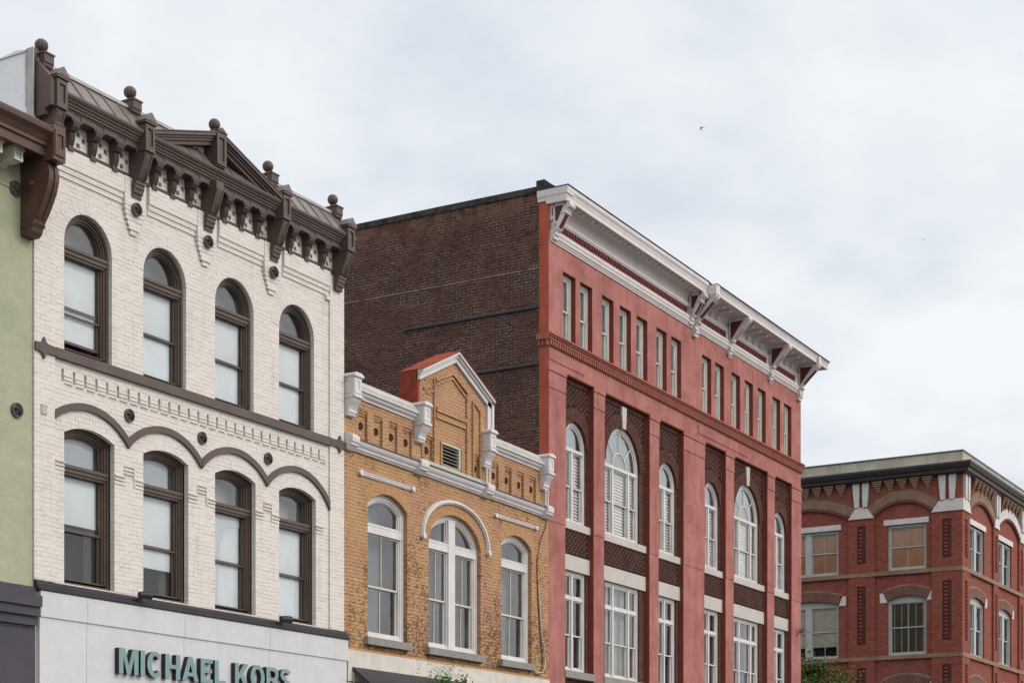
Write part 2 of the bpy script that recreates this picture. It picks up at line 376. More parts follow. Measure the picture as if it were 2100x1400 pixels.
M['olive_blind'] = paint('dark olive blind', (.22,.19,.13), .8)
def leafmat(name, a, b):
    t = NT(name); gi = t.n('ShaderNodeObjectInfo')
    col = t.mix(t.ramp(t.noise(5, 3, .6), .35, .65), a, b); m = t.done(col, .6)
    t.b.inputs['Subsurface Weight'].default_value = 0
    return m
M['leaf'] = leafmat('bright green leaves', (.055,.14,.022), (.13,.24,.05))
M['leaf2'] = leafmat('mid green leaves', (.045,.085,.022), (.12,.17,.045))
M['bark'] = stucco('grey brown bark', (.12,.095,.075), (.07,.055,.045), 8, b=.02)
M['asphalt'] = stucco('asphalt', (.05,.05,.052), (.065,.063,.062), .7, b=.006)
M['pavement'] = stucco('pavement concrete', (.34,.32,.30), (.28,.27,.25), .8, b=.004)
M['line'] = paint('road line paint', (.75,.74,.7), .7)
M['feather'] = paint('dark feathers', (.02,.022,.028), .7)
M['cable_w'] = paint('white cable sheath', (.62,.52,.4), .6)
def yellow_brick():
    t = NT('weathered golden brick'); v, p = t.uz()
    wob = t.n('ShaderNodeMix', {0: .016, 4: v, 5: t.n('ShaderNodeTexNoise', {'Vector': t.c.outputs['Object'], 'Scale': 4.5}).outputs[1]}, data_type='VECTOR').outputs[1]
    br = t.n('ShaderNodeTexBrick', {'Vector': wob, 'Color1': (1,1,1,1), 'Color2': (.86,.84,.82,1), 'Mortar': (.60,.54,.49,1), 'Scale': 1, 'Mortar Size': .0075, 'Mortar Smooth': .6, 'Bias': -.2, 'Brick Width': .213, 'Row Height': .0745})
    base = t.mix(t.ramp(t.noise(.8, 5, .65, dist=.7), .4, .62), (.475,.285,.145), (.43,.24,.15))
    base = t.mix(t.math('MULTIPLY', t.ramp(t.noise(1.7, 6, .7, dist=.6), .5, .68), .65), base, (.38,.19,.10))
    mk = t.ramp(t.noise(1.5, 5, .65, dist=.5), .36, .62)
    col = t.mix(t.math('ADD', t.math('MULTIPLY', mk, .75), .12), base, br.outputs[0], 'MULTIPLY')
    # rough spalled pits, more of them low on the wall
    lo = t.n('ShaderNodeMapRange', {0: p[2], 1: 5.5, 2: 9.6, 3: .075, 4: -.03}).outputs[0]
    pz = t.n('ShaderNodeMapping', {'Vector': t.c.outputs['Object'], 'Scale': (9,9,17)}).outputs[0]
    pits = t.ramp(t.math('ADD', t.math('ADD', t.noise(1, 4, .7, pz, 1.2), lo), t.math('MULTIPLY', t.math('SUBTRACT', t.noise(.9, 3, .5), .5), .35)), .60, .67)
    col = t.mix(t.math('MULTIPLY', pits, .75), col, (.13,.07,.045))
    g = t.noise(20, 4, .7)
    h = t.math('ADD', t.math('ADD', t.math('MULTIPLY', br.outputs['Fac'], -1), t.math('MULTIPLY', g, 1.1)), t.math('MULTIPLY', pits, -2))
    return t.done(col, .85, h, .016, .9)
M['yellow'] = yellow_brick()
M['yellow_arch'] = painted_brick('golden arch brick paint', (.46,.26,.125), sa=.4, groove=.7)

# ------------------------------------------------------------------ ground, road, pavements
def sheet(name, x0, x1, y0, y1, z, mat):
    m = MB(tf=lambda p: p); m.box(x0,x1,y0,y1,z-.3,z); return structure(obj(name, m, mat))
m = MB(); m.add([(-900,-900,-.01),(900,-900,-.01),(900,900,-.01),(-900,900,-.01)], [(0,1,2,3)]); structure(obj('ground', m, M['asphalt']))
sheet('road', -60, 160, -17, -4, .0, M['asphalt'])
sheet('pavement', -60, 56.5, -4, -.02, .14, M['pavement'])
sheet('pavement', -60, 160, -24, -17, .14, M['pavement'])
sheet('pavement', 72.5, 110, -4, -.02, .14, M['pavement'])
m = MB()
for k in range(-8, 22): m.box(k*6, k*6+3, -10.56, -10.44, .0, .004)
structure(obj('road_marking', m, M['line']))

# ------------------------------------------------------------------ window pieces
def sash(parent, x0, x1, z0, z1, y, mat, wd=.05, cols=1, rows=1, mw=.022, depth=.04, gl='glass', lp=None, li=None):
    m = MB()
    o = lp or outline(x0,x1,z0,z1); i = li or outline(x0,x1,z0,z1,ins=wd)
    m.ring(o, i, y, y+depth, True)
    for c in range(1, cols): xm = x0+(x1-x0)*c/cols; m.box(xm-mw/2, xm+mw/2, y+.008, y+depth-.004, z0+wd*.9, z1-wd*.9)
    for r in range(1, rows): zm = z0+(z1-z0)*r/rows; m.box(x0+wd*.9, x1-wd*.9, y+.010, y+depth-.006, zm-mw/2, zm+mw/2)
    s = obj('sash', m, mat, parent)
    obj('pane', poly(i, y+depth*.55), M[gl], parent, renorm=False)
    return s
def slab(name, parent, x0, x1, z0, z1, y, mat, th=.012):
    m = MB(); m.box(x0,x1,y,y+th,z0,z1); return obj(name, m, mat, parent)

# ================================================================== WHITE BUILDING
X0 = 20.36; X1 = 28.95
white = thing('commercial_building', (X0,0,0), 'cream painted brick building with dark brown bracketed cornice and eight arched windows', 'building')
TF[0] = lambda p: (p[0]-X0, p[1], p[2])
BX = [20.61, 22.70, 24.60, 26.54, 28.65]
WX = [(21.06,22.19),(22.97,24.10),(24.90,26.03),(26.81,27.94)]
up = [outline(a, b, 9.60, 11.44, .575, 'e') for a, b in WX]
lo = [outline(a, b+.06, 5.74, 8.27, .13, 's') for a, b in WX]
niches = []; perf = []
for k in range(28):                         # little slots in the frieze under the belt
    x = 21.0+k*.262; niches.append((outline(x, x+.055, 9.09, 9.30), .05))
for i in range(4):
    g = (BX[i+1]-BX[i])/4
    for k in range(4):
        xc = BX[i]+g*(k+.5)+.05
        for dx, z in ((-.065,13.31),(.065,13.235),(-.065,13.12)):
            perf.append(outline(xc+dx-.04, xc+dx+.04, z-.042, z+.038))
m = MB(); wall(m, [(X0,4),(X1,4),(X1,13.75),(X0,13.75)], up+lo+perf, 0, .10, niches, edge=.5)
obj('wall', m, M['white_brick'], white)
m = MB(); wall(m, [(X0,5.72),(20.82,5.72),(20.82,12.9),(X0,12.9)], [], -.035, 0); m.cut(); wall(m, [(28.43,5.72),(28.915,5.72),(28.915,12.9),(28.43,12.9)], [], -.035, 0)
obj('pilaster', m, M['white_brick'], white)
# stepped brick courses and pendants under the cornice
m = MB()
for i in range(4):
    a, b = BX[i]+.36, BX[i+1]-.25
    if i == 0: a = 20.84
    if i == 3: b = 28.40
    for k, (z0, z1, d) in enumerate(((12.655,12.96,.066),(12.565,12.655,.044),(12.475,12.565,.022))): m.box(a, b, -d, 0, z0, z1)
    m.cut()
for i in (1, 2, 3):
    c = BX[i]-.02
    for x0, x1, z0, z1, d in ((-.25,.27,12.475,12.96,.078),(-.24,.26,12.40,12.475,.07),(-.22,.24,12.32,12.40,.062),(-.19,.21,12.24,12.32,.054),(-.15,.17,12.16,12.24,.046),(-.12,.14,12.08,12.16,.056),(-.07,.09,12.0,12.08,.034)):
        m.box(c+x0, c+x1, -d, 0, z0, z1)
    m.cut()
m.box(28.30, 28.42, -.05, 0, 12.38, 12.46)
obj('brick_corbelling', m, M['white_brick_smooth'], white)
m = MB()                                    # small ledges between the slots and impost steps
for k in range(28):
    x = 21.0+k*.262
    for z, d in ((9.20,.012),(9.135,.018),(9.07,.024)): m.box(x+.06, x+.25, -d, 0, z-.012, z)
obj('brick_frieze', m, M['white_brick_smooth'], white); m = MB()
for a, b in WX:
    for k, z in enumerate((7.76, 7.695, 7.63)):
        d = .03-.008*k
        m.box(a-.24+(.03 if a < 21.1 else 0), a-.001, -d, 0, z-.022, z)
    m.cut()
    for k, z in enumerate((7.76, 7.695, 7.63)): m.box(b+.062, b+.30, -.03+.008*k, 0, z-.022, z)
    m.cut()
for c in (22.58, 24.50, 26.42):
    for z in (7.96, 7.895, 7.83): m.box(c-.1, c+.14, -.028, 0, z-.022, z)
    m.box(c+.14, c+.162, -.02, 0, 7.63, 7.96); m.cut()
obj('brick_impost', m, M['white_brick_smooth'], white)
# radiating bricks above the round windows, very shallow
m = MB()
for a, b in WX:
    voussoirs(m, (a+b)/2, 11.44, .58, .59, .82, .83, 4, 176, 34, -.001, 0, .08)
    m.cut(); voussoirs(m, (a+b)/2+.03, 8.40-1.25, 1.255, 1.255, 1.50, 1.50, 62, 118, 20, -.001, 0, .08); m.cut()
obj('brick_arch', m, M['white_brick_smooth'], white)
# belt course with pointed ends
m = MB(); m.box(20.82, 28.43, -.07, 0, 9.44, 9.60)
for a, b in ((X0, 20.82), (28.43, X1)):
    m.box(a, b, -.075, -.036, 9.45, 9.59); c = (a+b)/2-.04*(1 if a < 21 else -1)
    m.prism([(c-.12,9.59),(c-.045,9.61),(c,9.70),(c+.045,9.61),(c+.12,9.59),(c+.12,9.45),(c+.045,9.43),(c,9.34),(c-.045,9.43),(c-.12,9.45)], 'y', -.08, -.036)
obj('belt_course', m, M['taupe'], white)
m = MB()
for i, (a, b) in enumerate(WX):
    c = (a+b)/2-.005; r = 1.376; cz = 8.82-r
    e0 = 20.82 if i == 0 else c-.957; e1 = 28.43 if i == 3 else c+.957
    A0 = math.degrees(math.acos((e1-c)/r)); A1 = math.degrees(math.acos((e0-c)/r))
    A0b = math.degrees(math.acos((e1-c)/(r-.115))); A1b = math.degrees(math.acos((e0-c)/(r-.115)))
    m.band(arc(c, cz, r, r, A0, A1, 28), arc(c, cz, r-.115, r-.115, A0b, A1b, 28), -.05, 0)
obj('arched_band', m, M['taupe'], white)
# iron stars
def star_mesh(r):
    m = MB(tf=lambda p: p); n = 24
    m.prism([(r*math.cos(2*PI*k/n), r*math.sin(2*PI*k/n)) for k in range(n)], 'y', -.025, 0)
    m.ring([(r*math.cos(2*PI*k/n), r*math.sin(2*PI*k/n)) for k in range(n)], [(r*.86*math.cos(2*PI*k/n), r*.86*math.sin(2*PI*k/n)) for k in range(n)], -.04, -.02)
    vs = [(0,-.12,0)]
    for k in range(10):
        q = r*(.93 if k % 2 == 0 else .36); a = PI/2+2*PI*k/10+.06; vs.append((q*math.cos(a), -.027, q*math.sin(a)))
    return m.add(vs, [(0, 1+k, 1+(k+1) % 10) for k in range(10)])
s0 = None
for x, z in ((22.70,12.44),(24.60,12.44),(26.53,12.42),(22.60,8.845),(24.52,8.83),(26.45,8.81)):
    if s0 is None: s0 = obj('star_anchor', star_mesh(.115), M['star'], white, (x-X0,-.085,z))
    else: rep(s0, (x-X0, -.085 if z > 10 else -.002, z))
m = MB(); m.box(20.50,20.63,-.05,-.036,8.44,8.60)
for x in (20.52,20.61):
    for z in (8.46,8.58): m.ball((x,-.05,z), .013, 8)
obj('anchor_plate', m, M['flashing'], white)
# windows
def white_window(a, b, upper, shade, dark_lower):
    yf = .085 if upper else .125
    if upper: O = lambda i: outline(a, b, 9.60, 11.44, .575, 'e', i); zb, tb, tt_, rail, gb = 9.60, 11.26, 11.40, 10.45, 11.42
    else: b += .06; O = lambda i: outline(a, b, 5.74, 8.27, .13, 's', i); zb, tb, tt_, rail, gb = 5.74, 7.62, 7.755, 6.69, 7.77
    m = MB(); m.ring(O(0), O(.05), yf, .36); m.ring(O(.05), O(.09), yf+.03, .34); m.ring(O(.09), O(.12), yf+.06, .33)
    m.box(a+.04, b-.04, yf-.01, .30, tb+.02, tt_-.02); m.box(a+.05, b-.05, yf-.035, .29, tt_-.05, tt_); m.box(a+.08, b-.08, yf+.015, .29, tb-.02, tb+.02)
    m.box(a+.06, b-.06, yf+.03, .34, zb+.002, zb+.10); m.box(a+.02, b-.02, yf-.03, .3, zb-.01, zb+.04)
    wdw = obj('window', m, M['brown'], white)
    # fanlight
    x0, x1 = a+.12, b-.12
    if upper: lp = [(x0,gb),(x1,gb)]+arc((a+b)/2, 11.44, (x1-x0)/2, .455, 0, 180, 20); li = [(x0+.03,gb+.03),(x1-.03,gb+.03)]+arc((a+b)/2, 11.46, (x1-x0)/2-.03, .41, 0, 180, 20)
    else:
        q = outline(a, b, 5.74, 8.27, .13, 's', .12); lp = [(x0,gb),(x1,gb)]+q[2:]; q = outline(a, b, 5.74, 8.27, .13, 's', .15); li = [(x0+.03,gb+.03),(x1-.03,gb+.03)]+q[2:]
    sash(wdw, 0,0,0,0, yf+.10, M['brown'], lp=lp, li=li)
    open_ = .13 if upper and a < 21.1 else 0
    sash(wdw, x0, x1, rail-.03+(-.14 if open_ else 0), tb, yf+.09, M['brown'], .032, gl='glass_bright')
    sash(wdw, x0, x1, zb+.09+open_, rail+.03+(-.04 if open_ else 0), yf+.125, M['brown'], .045, gl='glass_bright')
    if shade is not None: slab('blind', wdw, x0+.02, x1-.02, shade, tb, yf+.175, M['blind'])
    if not upper and 24 < a < 26: m = MB(); m.prism([(x0+.02,5.84),(x0+.30,5.84),(x0+.33,6.6),(x0+.40,7.1),(x0+.52,7.35),(x1-.02,7.42),(x1-.02,tb-.01),(x0+.02,tb-.01)], 'y', yf+.160, yf+.166); obj('curtain', m, M['pale_shade_reflection'], wdw)  # curtain layer shaped to draw the diagonal reflection in the glass
    if not upper and a < 24: slab('curtain', wdw, x0, x1-.05, gb, 8.30, yf+.22, M['pale_shade_reflection'])
    if upper or a > 24: slab('curtain', wdw, x0, x1, gb, (12.02 if upper else 8.40)-.15, yf+.45, M['lace' if upper else 'sheer'])
    m = MB(); m.ring(O(.0), O(.11), .36, .62); obj('reveal', m, M['sheer'], wdw)
    return wdw
shades_u = [9.83, 9.70, 9.70, 9.70]; shades_l = [6.80, 6.32, 5.84, 5.84]
for i, (a, b) in enumerate(WX):
    white_window(a, b, True, shades_u[i], 0); white_window(a, b, False, shades_l[i], 0)
m = MB(); m.lathe([(.02,0),(.055,.02),(.06,.10),(.03,.13),(.03,.16)], (21.92,.33,9.61)); obj('bottle', m, paint('blue plastic', (.02,.12,.5), .4)).location = (X0,0,0)
tag(bpy.data.objects['bottle'], 'small blue bottle standing in the open sash at the upper left arched window', 'bottle')
# body of the building
m = MB(); m.box(X0+.3, X1-.05, .2, .7, 12.9, 13.7); m.cut(); m.box(X0+.02, X1-.01, .75, 14, .1, 13.6); obj('interior', m, M['interior'], white)
m = MB(); m.prism([(.13,5),(.13,14.36),(.35,14.41),(.8,14.36),(14,14.0),(14,.1),(.6,.1),(.6,5)], 'x', X0-.001, X0+.25); obj('side_wall', m, M['white_stucco'], white)
m = MB(); m.box(X0-.012, X0+.01, -.02, .13, 13.0, 14.38); m.box(X0-.02, X0-.001, .12, .155, 13.45, 14.36); m.box(X0-.02,X0+.26,.1,14,14.33,14.345)
obj('downpipe', m, M['flashing'], white)
# cornice -----------------------------------------------------------
m = MB()
prof = [(0,13.50),(-.24,13.50),(-.24,13.53),(-.27,13.53),(-.27,13.57),(-.29,13.57),(-.30,13.61),(-.33,13.62),(-.33,13.645),(-.355,13.655),(-.375,13.69),(-.375,13.72),(-.35,13.745),(0,13.75)]
m.prism(prof, 'x', X0+.14, X1-.05)
m.prism([(0,12.97),(-.03,12.97),(-.045,12.99),(-.05,13.025),(-.03,13.04),(0,13.04)], 'x', X0+.14, X1-.05)
obj('cornice', m, M['taupe'], white)
m = MB()                                    # scalloped fascia between the brackets
for i in range(4):
    g = (BX[i+1]-BX[i])/4
    for k in range(4):
        a = BX[i]+g*k+(.11 if k == 0 else .085); b = BX[i]+g*(k+1)-(.11 if k == 3 else .085)
        m.prism([(a,13.50),(a,13.36),(a+.05,13.42),(b-.05,13.42),(b,13.36),(b,13.50)], 'y', -.232, -.20)
m.box(X0+.2, X1-.15, -.2, 0, 13.43, 13.50)
obj('scalloped_fascia', m, M['taupe'], white)
def small_bracket():
    m = MB(tf=lambda p: p)
    m.prism([(0,13.497),(-.225,13.497),(-.225,13.44),(-.235,13.39),(-.215,13.32),(-.16,13.26),(-.11,13.25),(0,13.25)], 'x', -.075, .075)
    m.prism([(0,13.25),(-.105,13.25),(-.125,13.20),(-.12,13.12),(-.085,13.04),(-.08,12.985),(-.065,12.965),(0,12.965)], 'x', -.055, .055)
    for k in range(5): m.tube([(-.044+k*.022,-.112,13.24),(-.044+k*.022,-.130,13.20),(-.044+k*.022,-.122,13.12),(-.044+k*.022,-.088,13.03)], .008, 6)
    m.box(-.065,.065,-.10,0,12.94,12.966)
    return m
def large_bracket(block):
    m = MB(tf=lambda p: p)
    m.prism([(0,13.50),(-.375,13.50),(-.375,13.36),(-.36,13.28),(-.30,13.12),(-.22,12.97),(-.17,12.90),(0,12.90)], 'x', -.10, .10)
    m.ring([(-.1,0)]*4, [(-.1,0)]*4, 0, 0) if False else None
    # raised frame on the sloping front
    for x0, x1 in ((-.10,-.065),(.065,.10)):
        m.prism([(-.385,13.34),(-.395,13.34),(-.24,12.94),(-.20,12.94)], 'x', x0, x1)
    m.prism([(0,12.90),(-.19,12.90),(-.19,12.86),(-.17,12.84),(-.17,12.79),(-.15,12.77),(-.14,12.71),(-.11,12.70),(-.10,12.63),(0,12.63)], 'x', -.115, .115)
    m.box(-.10, .10, -.07, -.001, 12.45, 12.63) if False else None
    if block:
        m.box(-.115,.115,-.385,-.05,13.40,13.86)
        o = [(-.115,13.42),(.115,13.42),(.115,13.84),(-.115,13.84)]; i = [(-.065,13.48),(.065,13.48),(.065,13.78),(-.065,13.78)]
        m.ring(o, i, -.415, -.38)
        m.box(-.125,.125,-.42,-.30,13.385,13.42); m.box(-.145,.145,-.44,-.05,13.86,13.90)
    return m
lb = obj('large_bracket', large_bracket(True), M['taupe'], white, (BX[0]-X0,0,0))
def gable_cap():
    m = MB(tf=lambda p: p); m.prism([(-.16,13.90),(.16,13.90),(0,14.06)], 'y', -.45, .02); m.prism([(-.09,13.925),(.09,13.925),(0,14.01)], 'y', -.457, -.44); return m
obj('gable_cap', gable_cap(), M['metal_roof'], lb)
for i in (1, 3, 4): rep(lb, (BX[i]-X0,0,0))
obj('large_bracket', large_bracket(False), M['taupe'], white, (BX[2]-X0,0,0))
sb = None
for i in range(4):
    g = (BX[i+1]-BX[i])/4
    for k in (1, 2, 3):
        x = BX[i]+g*k-X0
        if sb is None: sb = obj('small_bracket', small_bracket(), M['taupe'], white, (x,0,0))
        else: rep(sb, (x,0,0))
# mansard
m = MB(); XA, XB = X0+.14, X1-.05
m.prism([(-.33,13.74),(.04,14.20),(.3,14.24),(.3,13.6),(0,13.6)], 'x', XA, XB)
k = XA+.30
while k < XB-.05:
    d = Vector((0,.37,.46)).normalized()
    m.tube([(k,-.325,13.757),(k,.03,14.20)], .014, 6); k += .385
obj('mansard_roof', m, M['metal_roof'], white)
m = MB(); m.box(XA-.02, XB, .0, .09, 14.19, 14.245); m.box(XA-.02,XB,.09,6,14.12,14.2); obj('ridge_flashing', m, M['flashing'], white)
m = MB(); m.prism([(.14,13.26),(.14,14.40),(.04,14.41),(.02,14.24),(-.27,13.93),(-.36,13.84),(-.36,13.40),(-.22,13.36),(-.22,13.27)], 'x', X0+.05, X0+.15)
m.prism([(.0,13.28),(.115,13.28),(.115,14.35),(.0,14.2)], 'x', X0-.002, X0+.05); obj('cornice_end', m, M['taupe'], white)
def finial(lobes):
    m = MB(tf=lambda p: p)
    m.prism([(.16,14.08),(.16,14.35),(-.09,14.35),(-.12,14.33),(-.12,14.19),(-.10,14.17),(-.095,14.13),(-.06,14.11),(-.05,14.08)], 'x', -.105, .105)
    m.box(-.12,.12,-.135,.175,14.325,14.352)
    m.lathe([(.085,0),(.085,.02),(.05,.045),(.04,.07)], (0,.06,14.352)); m.ball((0,.06,14.515), .108, 24, lobes); return m
f0 = obj('ball_finial', finial(12), M['taupe'], white, (BX[0]-X0,0,0)); f1 = rep(f0, (BX[1]-X0,0,0))
f2 = obj('ball_finial', finial(0), M['taupe'], white, (BX[3]-X0,0,-.02)); rep(f2, (BX[4]-X0,0,0))
# pediment
m = MB(); cx_, hw_ = 24.60, 1.86
def rake(s, z_, y0, y1, t):                 # one sloping bar from eave to apex
    e = (cx_+s*hw_, 13.77); ap = (cx_, 14.38)
    return [(e[0],e[1]+z_-t),(ap[0],ap[1]+z_-t),(ap[0],ap[1]+z_),(e[0],e[1]+z_)]
for s in (-1, 1):
    for z_, y0, t in ((.0,-.40,.05),(-.05,-.36,.04),(-.09,-.33,.045),(-.135,-.29,.07)): m.prism(rake(s, z_, y0, 0, t), 'y', y0, .1)
obj('pediment', m, M['taupe'], white)
m = MB(); m.prism([(cx_-hw_,13.74),(cx_,13.74),(cx_,14.30)], 'y', -.10, .05); obj('tympanum', m, M['cream'], white); m = MB(); m.prism([(cx_,13.74),(cx_+hw_,13.74),(cx_,14.30)], 'y', -.11, .05); obj('tympanum', m, M['taupe'], white)
m = MB(); m.prism([(cx_-hw_-.03,13.775),(cx_,14.39),(cx_+hw_+.03,13.775),(cx_+hw_+.03,13.79),(cx_,14.41),(cx_-hw_-.03,13.79)], 'y', -.41, 1.6); obj('pediment_roof', m, M['metal_roof'], white)
m = MB(); m.box(24.47,24.73,-.39,.0,13.75,14.40); m.ring([(24.47,13.78),(24.73,13.78),(24.73,14.36),(24.47,14.36)], [(24.53,13.86),(24.67,13.86),(24.67,14.28),(24.53,14.28)], -.42, -.385)
m.prism([(24.44,14.38),(24.76,14.38),(24.60,14.47)], 'y', -.43, .0)
m.lathe([(.085,0),(.085,.02),(.05,.045),(.04,.07)], (24.60,-.24,14.43)); m.ball((24.60,-.24,14.56), .108, 24); obj('apex_finial', m, M['taupe'], white)
# shop front
m = MB(); m.prism([(0,5.54),(-.10,5.54),(-.13,5.56),(-.13,5.60),(-.09,5.62),(-.09,5.66),(-.05,5.70),(0,5.72)], 'x', X0+.01, X1+.04); obj('shopfront_ledge', m, M['black'], white)
m = MB(); m.box(X0+.08,X1+.02,-.10,-.0,5.12,5.538); m.box(X0+.08,X1,-.075,-.001,.14,5.12); obj('shopfront_fascia', m, M['sign_panel'], white)
m = MB()
for x in (21.5, 23.95, 26.4): m.box(x, x+.006, -.0765, -.07, .2, 5.118); m.box(x, x+.006, -.1015, -.09, 5.125, 5.53); m.cut()
obj('panel_joint', m, M['granite'], white)

# shop sign letters ---------------------------------------------------
sign = thing('shop_sign', (22.18,-.17,4.325), 'raised teal and black letters reading MICHAEL KORS on the pale shopfront', 'sign')
TF[0] = lambda p: p
S = .2
def Cshape(g0, g1, w, n=18, sx=.5):
    cx2 = w/2; o = arc(cx2, .5, w/2, .52, g0, g1, n); i = arc(cx2, .5, w/2-S, .52-.165, g0, g1, n); return ('band', o, i)
def glyph(c):
    if c == 'M': return .86, [[(0,0),(.19,0),(.19,.66),(.345,0),(.515,0),(.67,.66),(.67,0),(.86,0),(.86,1),(.60,1),(.43,.34),(.26,1),(0,1)]], None
    if c == 'I': return .2, [[(0,0),(.2,0),(.2,1),(0,1)]], None
    if c == 'H': return .70, [[(0,0),(S,0),(S,.42),(.5,.42),(.5,0),(.7,0),(.7,1),(.5,1),(.5,.59),(S,.59),(S,1),(0,1)]], None
    if c == 'A': return .80, [[(0,0),(.2,0),(.262,.2),(.538,.2),(.6,0),(.8,0),(.5,1),(.3,1)]], [(.31,.36),(.49,.36),(.40,.70)]
    if c == 'E': return .60, [[(0,0),(.6,0),(.6,.17),(.2,.17),(.2,.42),(.56,.42),(.56,.59),(.2,.59),(.2,.83),(.6,.83),(.6,1),(0,1)]], None
    if c == 'L': return .56, [[(0,0),(.56,0),(.56,.17),(.2,.17),(.2,1),(0,1)]], None
    if c == 'K': return .74, [[(0,0),(.2,0),(.2,.30),(.30,.42),(.51,0),(.74,0),(.43,.58),(.72,1),(.49,1),(.2,.58),(.2,1),(0,1)]], None
    if c == 'R': return .70, [[(0,0),(.2,0),(.2,.40),(.32,.40),(.49,0),(.71,0),(.51,.43)]+arc(.44,.70,.25,.30,-65,90,12)+[(0,1)]], [(.2,.56),(.40,.56)]+arc(.40,.70,.10,.14,-80,80,8)+[(.40,.84),(.2,.84)]
def letter(ch, x, sx):
    h = .44
    mm = MB(); ff = MB()
    def emit(mesh, y0, y1, ins):
        if ch in 'CO':
            w = .78 if ch == 'O' else .74; a0, a1 = (0, 360) if ch == 'O' else (38, 322)
            o = [(p[0]*h, p[1]*h) for p in arc(w/2,.5,w/2-ins,.52-ins,a0,a1,32)]; i = [(p[0]*h, p[1]*h) for p in arc(w/2,.5,w/2-S+ins,.52-.17+ins,a0,a1,32)]
            mesh.band(o, i, y0, y1); return w
        if ch == 'S':
            w = .64; t = .17
            c = arc(w/2,.735,w/2-t/2,.265-t/2+.01,28,270,14)[:-1] + arc(w/2,.255,w/2-t/2,.275-t/2,90,-152,14)
            o = []; i = []
            for k, p in enumerate(c):
                a = Vector(c[max(0,k-1)]); b = Vector(c[min(len(c)-1,k+1)]); d = (b-a).normalized(); nn = Vector((-d.y, d.x))*(t/2-ins)
                o.append(((p[0]+nn.x)*h, (p[1]+nn.y)*h)); i.append(((p[0]-nn.x)*h, (p[1]-nn.y)*h))
            mesh.band(o, i, y0, y1); return w
        w, lp, hole = glyph(ch)
        outer = [(p[0]*h, p[1]*h) for p in lp[0]]; hs = [[(p[0]*h, p[1]*h) for p in hole]] if hole else []
        wall(mesh, outer, hs, y0, y1); return w
    w = emit(mm, -.0, .10, 0); wf = emit(ff, -.004, -.0005, .0)
    o = obj('letter', mm, M['letter_side'], sign, (x,0,0)); obj('face', ff, M['letter_face'], o); o.scale = (sx,1,1)
    return w*h*sx
x = 0
TR = .055
for ch in 'MICHAEL': x += letter(ch, x, 1.27)+TR
x = 3.09
for ch in 'KORS': x += letter(ch, x, 1.23)+TR
# floodlights on the ledge
def flood(x, label):
    t = thing('floodlight', (x,-.10,5.72), label, 'light', 'floodlights along the shopfront ledge')
    m = MB(); m.tube([(-.10,-.10,.0),(.02,-.13,.01),(.13,-.16,.0)], [.055,.07,.075], 12); obj('lamp_housing', m, M['black'], t)
    m = MB(); m.tube([(.0,.05,-.06),(0,-.03,-.05),(.0,-.10,-.04)], .012, 6); m.box(-.05,.05,.0,.08,-.10,-.055); obj('bracket_arm', m, M['black'], t)
flood(22.75, 'small black floodlight on the ledge under the second lower window of the cream building')
flood(26.72, 'small black floodlight on the ledge below the right end of the cream facade')

# ================================================================== GREEN BUILDING
GX = 12.0
green = thing('commercial_building', (GX,0,0), 'sage green stucco building with red brown bracketed cornice at the left edge', 'building')
TF[0] = lambda p: (p[0]-GX, p[1], p[2])
X0g = 20.355
m = MB(); m.box(GX, X0g, 0, 14, 5.5, 12.5); m.box(GX, X0g-.25, -.015, 0, 11.93, 11.97); obj('wall', m, M['green'], green)
m = MB(); m.prism([(0,12.88),(-.70,12.84),(-.75,12.80),(-.74,12.74),(-.66,12.68),(-.60,12.60),(-.60,12.55),(-.56,12.54),(-.56,12.40),(-.50,12.40),(-.50,12.46),(-.0,12.46)], 'x', GX, 20.10); obj('cornice', m, M['redbrown'], green)
m = MB(); m.prism([(12,12.95),(-.68,12.87),(-.72,12.85),(-.66,12.80),(12,12.6)], 'x', GX, X0g-.02); obj('roof', m, M['flashing'], green)
m = MB(); m.box(20.08,20.345,-.745,-.50,12.33,12.90); m.prism([(20.07,12.90),(20.355,12.90),(20.21,12.95)], 'y', -.755, -.48)
m.box(20.075,20.35,-.50,0,12.44,12.90)
m.ring([(20.10,12.40),(20.325,12.40),(20.325,12.80),(20.10,12.80)], [(20.15,12.52),(20.275,12.52),(20.275,12.74),(20.15,12.74)], -.768, -.74); obj('cornice_block', m, M['redbrown'], green)
m = MB(); side = [(0,12.40),(-.46,12.40),(-.52,12.36),(-.58,12.27),(-.61,12.15),(-.60,12.03),(-.555,11.88),(-.48,11.72),(-.40,11.58),(-.33,11.48),(-.30,11.42),(-.30,11.38),(-.27,11.36),(-.24,11.28),(-.18,11.22),(0,11.22)]
m.prism(side, 'x', 20.09, 20.335)
for x in (20.10, 20.235): m.prism([(y-.022, z) for y, z in side[2:10]]+[(y+.02, z) for y, z in side[9:1:-1]], 'x', x, x+.09)
m.prism([(-.02,11.33),(-.30,11.37),(-.30,11.40),(-.02,11.41)], 'x', 20.08, 20.345)
m.tube([(20.075,-.27,12.02),(20.10,-.27,12.02)], .115, 20); m.ball((20.075,-.27,12.02), .05, 14); m.tube([(20.062,-.27,12.02),(20.09,-.27,12.02)], .03, 12)
obj('console', m, M['redbrown'], green)
def modillion():
    m = MB(tf=lambda p: p); m.box(-.09,.09,-.34,0,12.33,12.43); m.ring([(-.09,12.24),(.09,12.24),(.09,12.40),(-.09,12.40)], [(-.05,12.275),(.05,12.275),(.05,12.365),(-.05,12.365)], -.375,-.33); m.box(-.09,.09,-.35,-.1,12.24,12.34); m.box(-.11,.11,-.40,0,12.40,12.455); m.prism([(0,12.33),(-.1,12.33),(-.1,12.25),(0,12.2)], 'x', -.07, .07); return m
md = obj('modillion', modillion(), M['cream'], green, (19.70-GX,0,0))
